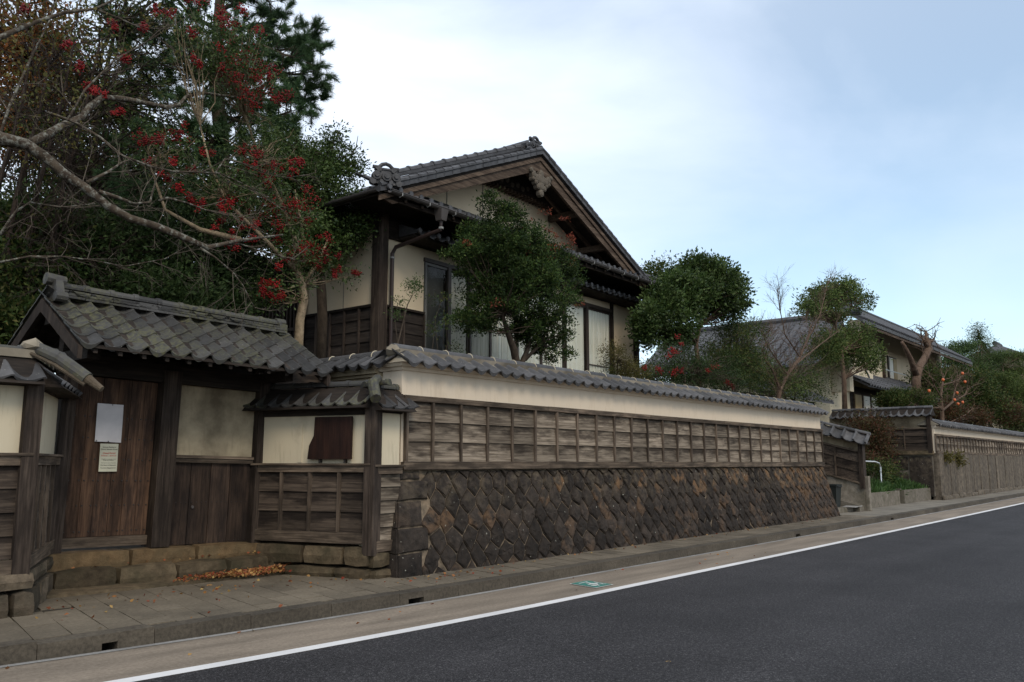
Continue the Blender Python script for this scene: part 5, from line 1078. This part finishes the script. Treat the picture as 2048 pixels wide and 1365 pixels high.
# --- tree before the house
ft = tree('front_garden_tree', 'rounded evergreen with red-tipped shoots standing before the house windows', 'tree', None)
Yf = 10.3; tr = MB(); B0 = at(1035, 760, Yf)
P = px([(1038,770,Yf),(1035,735,Yf),(1028,700,Yf),(1015,665,Yf-.1),(1005,630,Yf-.15)], tr, [.085,.08,.075,.05,.035], 9)
P2_ = px([(1036,745,Yf),(1055,700,Yf+.05),(1060,650,Yf+.1),(1050,580,Yf+.1),(1040,500,Yf+.1)], tr, [.06,.05,.045,.035,.02], 8); P3_ = px([(1050,720,Yf),(1080,690,Yf),(1100,650,Yf)], tr, [.04,.03,.02], 7)
fb = [(1030,532,118,78,Yf,.95),(985,485,80,50,Yf,.6),(1070,512,60,42,Yf,.6),(1050,600,110,75,Yf,.9),(990,560,80,60,Yf,.7),(975,620,65,45,Yf,.5),(1020,452,62,32,Yf,.5),(1110,560,55,70,Yf,.5),(1100,660,52,48,Yf,.5),(1105,700,42,26,Yf,.35),(975,405,16,26,Yf,.15),(1010,415,36,20,Yf,.2),(1145,540,14,32,Yf,.15),(920,500,38,22,Yf,.25),(940,640,42,26,Yf,.3),(1065,655,40,40,Yf,.4)]
C = sample(fb, 760, .35); branches(tr, P+P2_+P3_, C, .016, .003, .08, 4, .5); tr.build('trunk', M['bark'], ft, True)
foliage('crown', ft, C, 80, .058, M['leaf_mixed'], .072, .42, .45)
C = sample([(1090,490,70,40,Yf-.4,.2),(1140,520,20,50,Yf-.2,.15),(1100,440,40,30,Yf-.2,.2),(935,490,16,10,Yf-.3,.1),(980,610,20,6,Yf-.5,.1),(1155,610,12,10,Yf-.2,.1)], 38, .5); tag(foliage('red_shoots', ft, C, 14, .055, M['leaf_red'], .04, .4, .8), kind='stuff')
# --- small garden shrubs before the house
def stemmy(name, label, cat, Yb, stems, tips_, per, size, mat, spread, r=.014, bk='bark', group=None, asp=.45):
    t = tree(name, label, cat, None, group); m = MB()
    for s in stems: px([(u, v, Yb) for u, v in s], m, [r*(1-.55*i/(len(s)-1)) for i in range(len(s))], 6)
    m.build('trunk', M[bk], t); C = sample([(a, b, c, d, Yb) for a, b, c, d in tips_], sum(q[4] for q in [(0,0,0,0,len(tips_)*7)]), .2)
    foliage('crown', t, C, per, size, M[mat], spread, asp, .4); return t
stemmy('pruned_shrub', 'small cloud-pruned shrub with two leafy heads left of the windows', 'shrub', 9.9, [[(793,760),(795,690),(790,640),(795,610)],[(795,690),(805,650),(815,610),(825,590)]], [(822,578,22,20),(828,565,14,12),(795,608,12,16),(788,628,16,10)], 26, .035, 'leaf_ever', .05)
stemmy('nandina_shrub', 'thin wispy nandina in front of the grey window sash', 'shrub', 9.7, [[(880,760),(875,700),(870,640),(885,595)],[(880,740),(895,690),(890,640)],[(870,750),(865,700),(868,660)]], [(885,600,28,16),(890,640,20,20),(870,660,18,22),(912,690,18,10),(915,700,16,10),(920,715,22,10)], 12, .04, 'leaf_olive', .07, .007)
bushy('low_shrub', 'yellowish feathery shrub right of the front garden tree', 'shrub', 9.9, [(1235,790),(1235,720),(1238,700)], [(1240,730,42,26,9.9,.4),(1225,700,24,20,9.9,.3),(1270,745,40,16,9.7,.3)], 130, 26, .04, 'leaf_yellow', .08, tr_=.02, br=.006)
bushy('low_shrub', 'low green shrub behind the tile cap under the right windows', 'shrub', 10.1, [(1300,800),(1300,760)], [(1260,745,60,16,10.2,.3),(1330,755,50,20,10.3,.4)], 120, 30, .04, 'leaf_olive', .09, tr_=.02, br=.006)
# --- round-headed camellia
bushy('topiary_tree', 'round-headed glossy camellia tree right of the house with a forked bare trunk', 'tree', 11.0, [(1400,800),(1398,740),(1392,690),(1400,650),(1385,600),(1390,570)], [(1410,575,84,58,11,1.0),(1360,590,70,50,11,.9),(1340,640,62,48,10.9,.8),(1440,600,55,50,11,.8),(1395,540,50,28,11,.6),(1300,650,34,46,10.9,.5),(1320,600,36,32,11,.5)], 520, 70, .10, 'leaf_ever', .12, 'bark_brown', .085, shell=.5, asp=.5)
bushy('broadleaf_tree', 'pale green treetop peeking over the right end of the house roof', 'tree', 17, [(1330,700),(1330,560)], [(1325,545,40,20,17,.8)], 60, 30, .12, 'leaf_olive', .25)
# --- nandina with berries, hedge shrub
nd = bushy('berry_shrub', 'broad shrub with upright red berry sprays behind the tile cap of the long wall', 'shrub', 9.8, [(1370,820),(1370,740)], [(1330,745,50,34,9.8,.5),(1380,740,60,40,9.9,.5),(1440,760,50,34,9.7,.4),(1355,700,40,24,10,.4),(1450,725,34,24,9.9,.3)], 330, 34, .05, 'leaf_dark', .12, 'bark', .03, br=.008)
cl = []
for (u, v) in ((1355,675),(1362,688),(1345,702),(1352,705),(1338,712),(1290,735),(1315,738),(1322,742),(1350,742),(1363,742),(1345,748),(1425,735),(1435,732),(1415,742),(1455,765),(1465,773),(1460,768)):
    c = at(u, v, 9.4); cl.append((c, .12))
berries('berries', nd, cl, 30, .013)
bushy('garden_shrub', 'green feathery shrub between the round-headed tree and the bare tree', 'shrub', 10.8, [(1470,820),(1470,720)], [(1470,690,70,50,10.8,.7),(1440,730,60,46,10.6,.6),(1500,740,46,50,10.6,.6),(1480,660,60,24,11,.5)], 420, 36, .06, 'leaf_olive', .14, tr_=.04)
# --- bare twiggy tree
bt2 = tree('bare_tree', 'leafless reddish-brown tree with a spray of fine upright twigs, centre right', 'tree', None); m = MB(); Yb = 11.8
for l, r0 in (([(1555,820),(1560,780),(1575,750),(1600,715),(1615,680),(1622,650)], .08), ([(1560,780),(1545,740),(1530,720),(1525,700),(1535,685)], .06), ([(1575,750),(1540,700),(1520,660)], .035), ([(1590,730),(1640,690),(1680,660)], .035), ([(1600,715),(1570,670),(1560,620),(1555,580)], .03), ([(1615,680),(1640,630),(1650,590),(1655,565)], .025)):
    P = px([(u, v, Yb) for u, v in l], m, [r0*(1-.7*i/(len(l)-1)) for i in range(len(l))], 6)
    for i in range(1, len(P)):
        for q in range(7): d = (P[i]-P[i-1]); d /= np.linalg.norm(d); twigs(m, P[i-1]+(P[i]-P[i-1])*random.random(), d+rng.normal(size=3)*.5+UPZ*.35, random.uniform(.35, .8), .009, 2, .38, 4, 3, .05)
m.build('trunk', M['bark_brown'], bt2)
bushy('garden_shrub', 'grey-green shrub veiling the neighbour roof left of the bare twiggy tree', 'shrub', 13, [(1500,820),(1500,740)], [(1500,735,60,40,13,.9),(1560,770,60,34,12.6,.8)], 260, 30, .08, 'leaf_bright', .16, tr_=.04)
bushy('low_shrub', 'sparse olive shrub at the foot of the bare twiggy tree', 'shrub', 12.4, [(1590,830),(1590,760)], [(1590,760,70,40,12.4,.6),(1640,720,60,50,12.8,.6),(1540,760,50,30,12.2,.5),(1620,790,60,20,12,.5)], 260, 22, .08, 'leaf_olive', .2, tr_=.03)
# --- tall tufted tree with several trunks
bushy('tufted_tree', 'open evergreen with pale trunks and separate leafy tufts before the white gable', 'tree', 13, [(1690,830),(1688,760),(1682,700),(1670,650),(1672,610)], [(1640,600,40,32,13,.9),(1670,580,50,22,13,.9),(1615,620,24,20,13,.5),(1725,605,26,20,13,.5),(1660,630,36,18,13,.6),(1700,700,62,36,13,1.0),(1735,720,32,28,13,.7),(1650,690,40,36,13,.8),(1710,670,40,24,13,.7),(1690,585,44,20,13,.9)], 520, 44, .12, 'leaf_bright', .17, 'bark_brown', .13, shell=.3, frac=.5, br=.03)
# --- pruned pollard
po = tree('pollard_tree', 'heavily pollarded bare tree with a knobbly head against the white house', 'tree', None); m = MB(); Yq = 13.2
P = px([(1835,800,Yq),(1832,760,Yq),(1838,735,Yq),(1850,715,Yq),(1856,698,Yq),(1853,680,Yq)], m, [.26,.25,.22,.20,.25,.17], 9); px([(1832,750,Yq),(1822,720,Yq),(1812,700,Yq),(1804,685,Yq)], m, [.19,.16,.13,.09], 8)
for u, v in ((1852,664),(1845,678),(1868,678),(1858,684)):
    c = at(u, v, Yq); m.tube([at(1853,692,Yq), c], [.14, .07], 7)
    for q in range(6): twigs(m, c, rng.normal(size=3)*.7+UPZ*.4, random.uniform(.4, 1.0), .03, 1, .6, 3, 4)
m.build('trunk', M['bark_brown'], po, True)
# --- garden trees at the far right
bushy('clipped_hedge_tree', 'flat-topped clipped shrub just above the side-on wall roof', 'shrub', 12.0, [(1810,840),(1810,810)], [(1808,800,50,16,12,1.3),(1835,803,30,12,12,1.0)], 260, 60, .10, 'leaf_olive', .18, tr_=.1, shell=.7)
bushy('garden_pine', 'small layered pine with a dark rounded head left of the tall thin pine', 'tree', 16, [(1930,820),(1932,760),(1925,700)], [(1920,697,30,14,16,1.6),(1905,722,28,12,16,1.4),(1890,745,24,12,16,1.2)], 170, 60, .16, 'needle_lit', .24, 'bark_brown', .14, asp=.35)
bushy('garden_pine', 'tall thin-topped pine with a pale trunk near the right edge', 'tree', 15, [(1980,860),(1982,780),(1985,720),(1960,680),(1955,660)], [(1955,665,12,16,15,.7),(1960,690,26,20,15,.9),(1975,720,40,20,15,1.2),(1950,735,40,24,15,1.4)], 260, 50, .15, 'leaf_ever', .26, 'bark_brown', .18, asp=.3)
bushy('garden_pine', 'spreading bright green cloud-pruned pine at the right edge', 'tree', 14, [(2010,860),(2010,780),(2005,730)], [(2015,715,40,14,14,1.6),(2020,745,44,14,14,1.6),(1995,760,40,14,14,1.4),(2040,770,30,16,14,1.4)], 300, 60, .15, 'leaf_bright', .22, 'bark_brown', .15, asp=.35)
bushy('persimmon_backdrop_tree', 'dark green broadleaf mass right of the clipped shrub', 'tree', 13.5, [(1930,880),(1930,800)], [(1925,775,66,40,13.6,1.6),(1960,810,60,36,13,1.5),(1865,760,36,24,14,1.4),(1880,800,40,26,13.5,1.2)], 620, 50, .16, 'leaf_olive', .34, tr_=.12)
bushy('garden_shrub', 'green shrubbery at the right edge above the second long wall', 'shrub', 13.5, [(2020,880),(2020,820)], [(2030,800,50,40,13.5,2.0),(2045,840,40,26,12.5,1.6)], 420, 50, .17, 'leaf_bright', .36, tr_=.1)
bushy('garden_shrub', 'reddish-brown shrub low behind the second long wall', 'shrub', 12, [(2000,880),(2000,840)], [(2000,825,50,26,12,1.4),(1940,835,40,18,11.8,1.0),(1890,825,30,18,11.8,.8)], 300, 40, .14, 'maple', .3, tr_=.08)
ps = tree('persimmon_tree', 'bare grey-branched persimmon with a few orange fruits behind the side-on wall', 'tree', None); m = MB(); Ys = 11.3
for l, r0 in (([(1885,860),(1884,820),(1882,790),(1886,760)], .12), ([(1884,820),(1865,805),(1845,800)], .07), ([(1884,822),(1905,805),(1930,790),(1935,778)], .07), ([(1882,795),(1870,775),(1860,750)], .06), ([(1905,805),(1910,780),(1920,755)], .05), ([(1886,770),(1905,765),(1920,758)], .045), ([(1884,815),(1850,818),(1830,812)], .05), ([(1890,850),(1915,838),(1935,828)], .05)):
    P = px([(u, v, Ys) for u, v in l], m, [r0*(1-.65*i/(len(l)-1)) for i in range(len(l))], 7)
    for i in range(1, len(P)):
        for q in range(4): twigs(m, P[i], (P[i]-P[i-1])+rng.normal(size=3)*.7+UPZ*.2, random.uniform(.5, 1.1), .018, 2, .5, 3, 3)
m.build('trunk', M['bark_brown'], ps)
for u, v in ((1925,747),(1930,764),(1886,760),(1858,782),(1925,805),(1916,808),(1914,786),(1909,800)):
    c = at(u, v, 10.7); me = MB().tube([c-UPZ*.09, c-UPZ*.07, c, c+UPZ*.06, c+UPZ*.075], [.02,.06,.08,.06,.015], 10).mesh('persimmon_fruit', M['fruit'], True); put('persimmon_fruit', me, ps)
# --- entrance plants
bushy('maple_shrub', 'bronze-leaved shrub hanging behind the sloping wing wall', 'shrub', 10.3, [(1745,990),(1750,920),(1752,870)], [(1752,870,22,30,10.2,.8),(1758,900,26,26,10.2,.8),(1735,930,16,26,10,.5),(1735,850,40,18,10.6,.6),(1760,845,30,16,10.8,.6)], 260, 30, .10, 'maple', .2, 'bark_brown', .05)
bushy('garden_shrub', 'dull green shrub low beside the handrail', 'shrub', 9.6, [(1742,1000),(1742,960)], [(1745,950,18,26,9.7,.5),(1765,945,24,18,9.8,.6)], 140, 40, .09, 'leaf_olive', .18, tr_=.03)
bushy('wall_weed', 'tuft of weeds hanging over the second street wall base', 'plant', 8.42, [(1892,915),(1893,905)], [(1892,915,12,7,8.35,.15),(1918,920,5,16,8.3,.1)], 30, 26, .10, 'leaf_yellow', .10, tr_=.01, br=.004)
# --- fallen leaves against the step and scattered about
n = 1150
u = rng.beta(2.2, 1.6, n); X = 5.05+u*1.75; Yl = 9.60+rng.normal(size=n)*.055+.02*np.sin(X*6)-.02*(X-5.9); top = .22+.0*X
hgt = np.clip(rng.uniform(0, .085, n)*np.exp(-((Yl-9.62)/.08)**2)*(.35+.65*u), 0, None)
P = np.stack([X, Yl, .205-.012*(X-5.05)+hgt], 1)
n2 = 130; X2 = rng.uniform(2.9, 9, n2); Y2 = 9.3-np.abs(rng.normal(size=n2))*.75; Y2 = np.where(X2 > 7, 8.0-np.abs(rng.normal(size=n2))*.28, Y2); Y2 = np.clip(Y2, 7.35, 9.55)
P2 = np.stack([X2, Y2, np.array([.141+g(x) for x in X2])], 1)
n3 = 90; X3 = rng.uniform(7.5, 23, n3); P3 = np.stack([X3, 8.02+rng.normal(size=n3)*.09, np.full(n3, .142)], 1)
n4 = 26; X4 = rng.uniform(2, 16, n4); P4 = np.stack([X4, rng.uniform(6.3, 7.1, n4), np.array([.006+g(x) for x in X4])], 1)
n5 = 40; P5 = np.stack([rng.uniform(4, 6.6, n5), rng.uniform(9.85, 10.1, n5), np.full(n5, .415)], 1)
PA = np.vstack([P, P2, P3, P4, P5]); D = rng.normal(size=PA.shape); D[:, 2] = np.abs(D[:, 2])*.22; D[:n, 2] *= 1.8
tag(put('fallen_leaves', leafmesh(PA, D, .042, .62, 'fallen_leaves', M['litter'], .4, .14)), 'red and yellow fallen leaves drifted against the stone step before the gate', 'leaves', kind='stuff')
# single dry leaf lying in the lane
lf = MB().add([(0,0,0),(.03,.025,.012),(.08,.01,.008),(.04,-.02,.014)], [(0,1,2,3)]); P = CAM+ray(1333, 1329)*(-EYE/ray(1333, 1329)[2]); lf.build('dry_leaf', M['litter'], None, loc=(P[0], P[1], .004)); tag(bpy.data.objects['dry_leaf'], 'single small dry leaf on the dark asphalt', 'leaf')
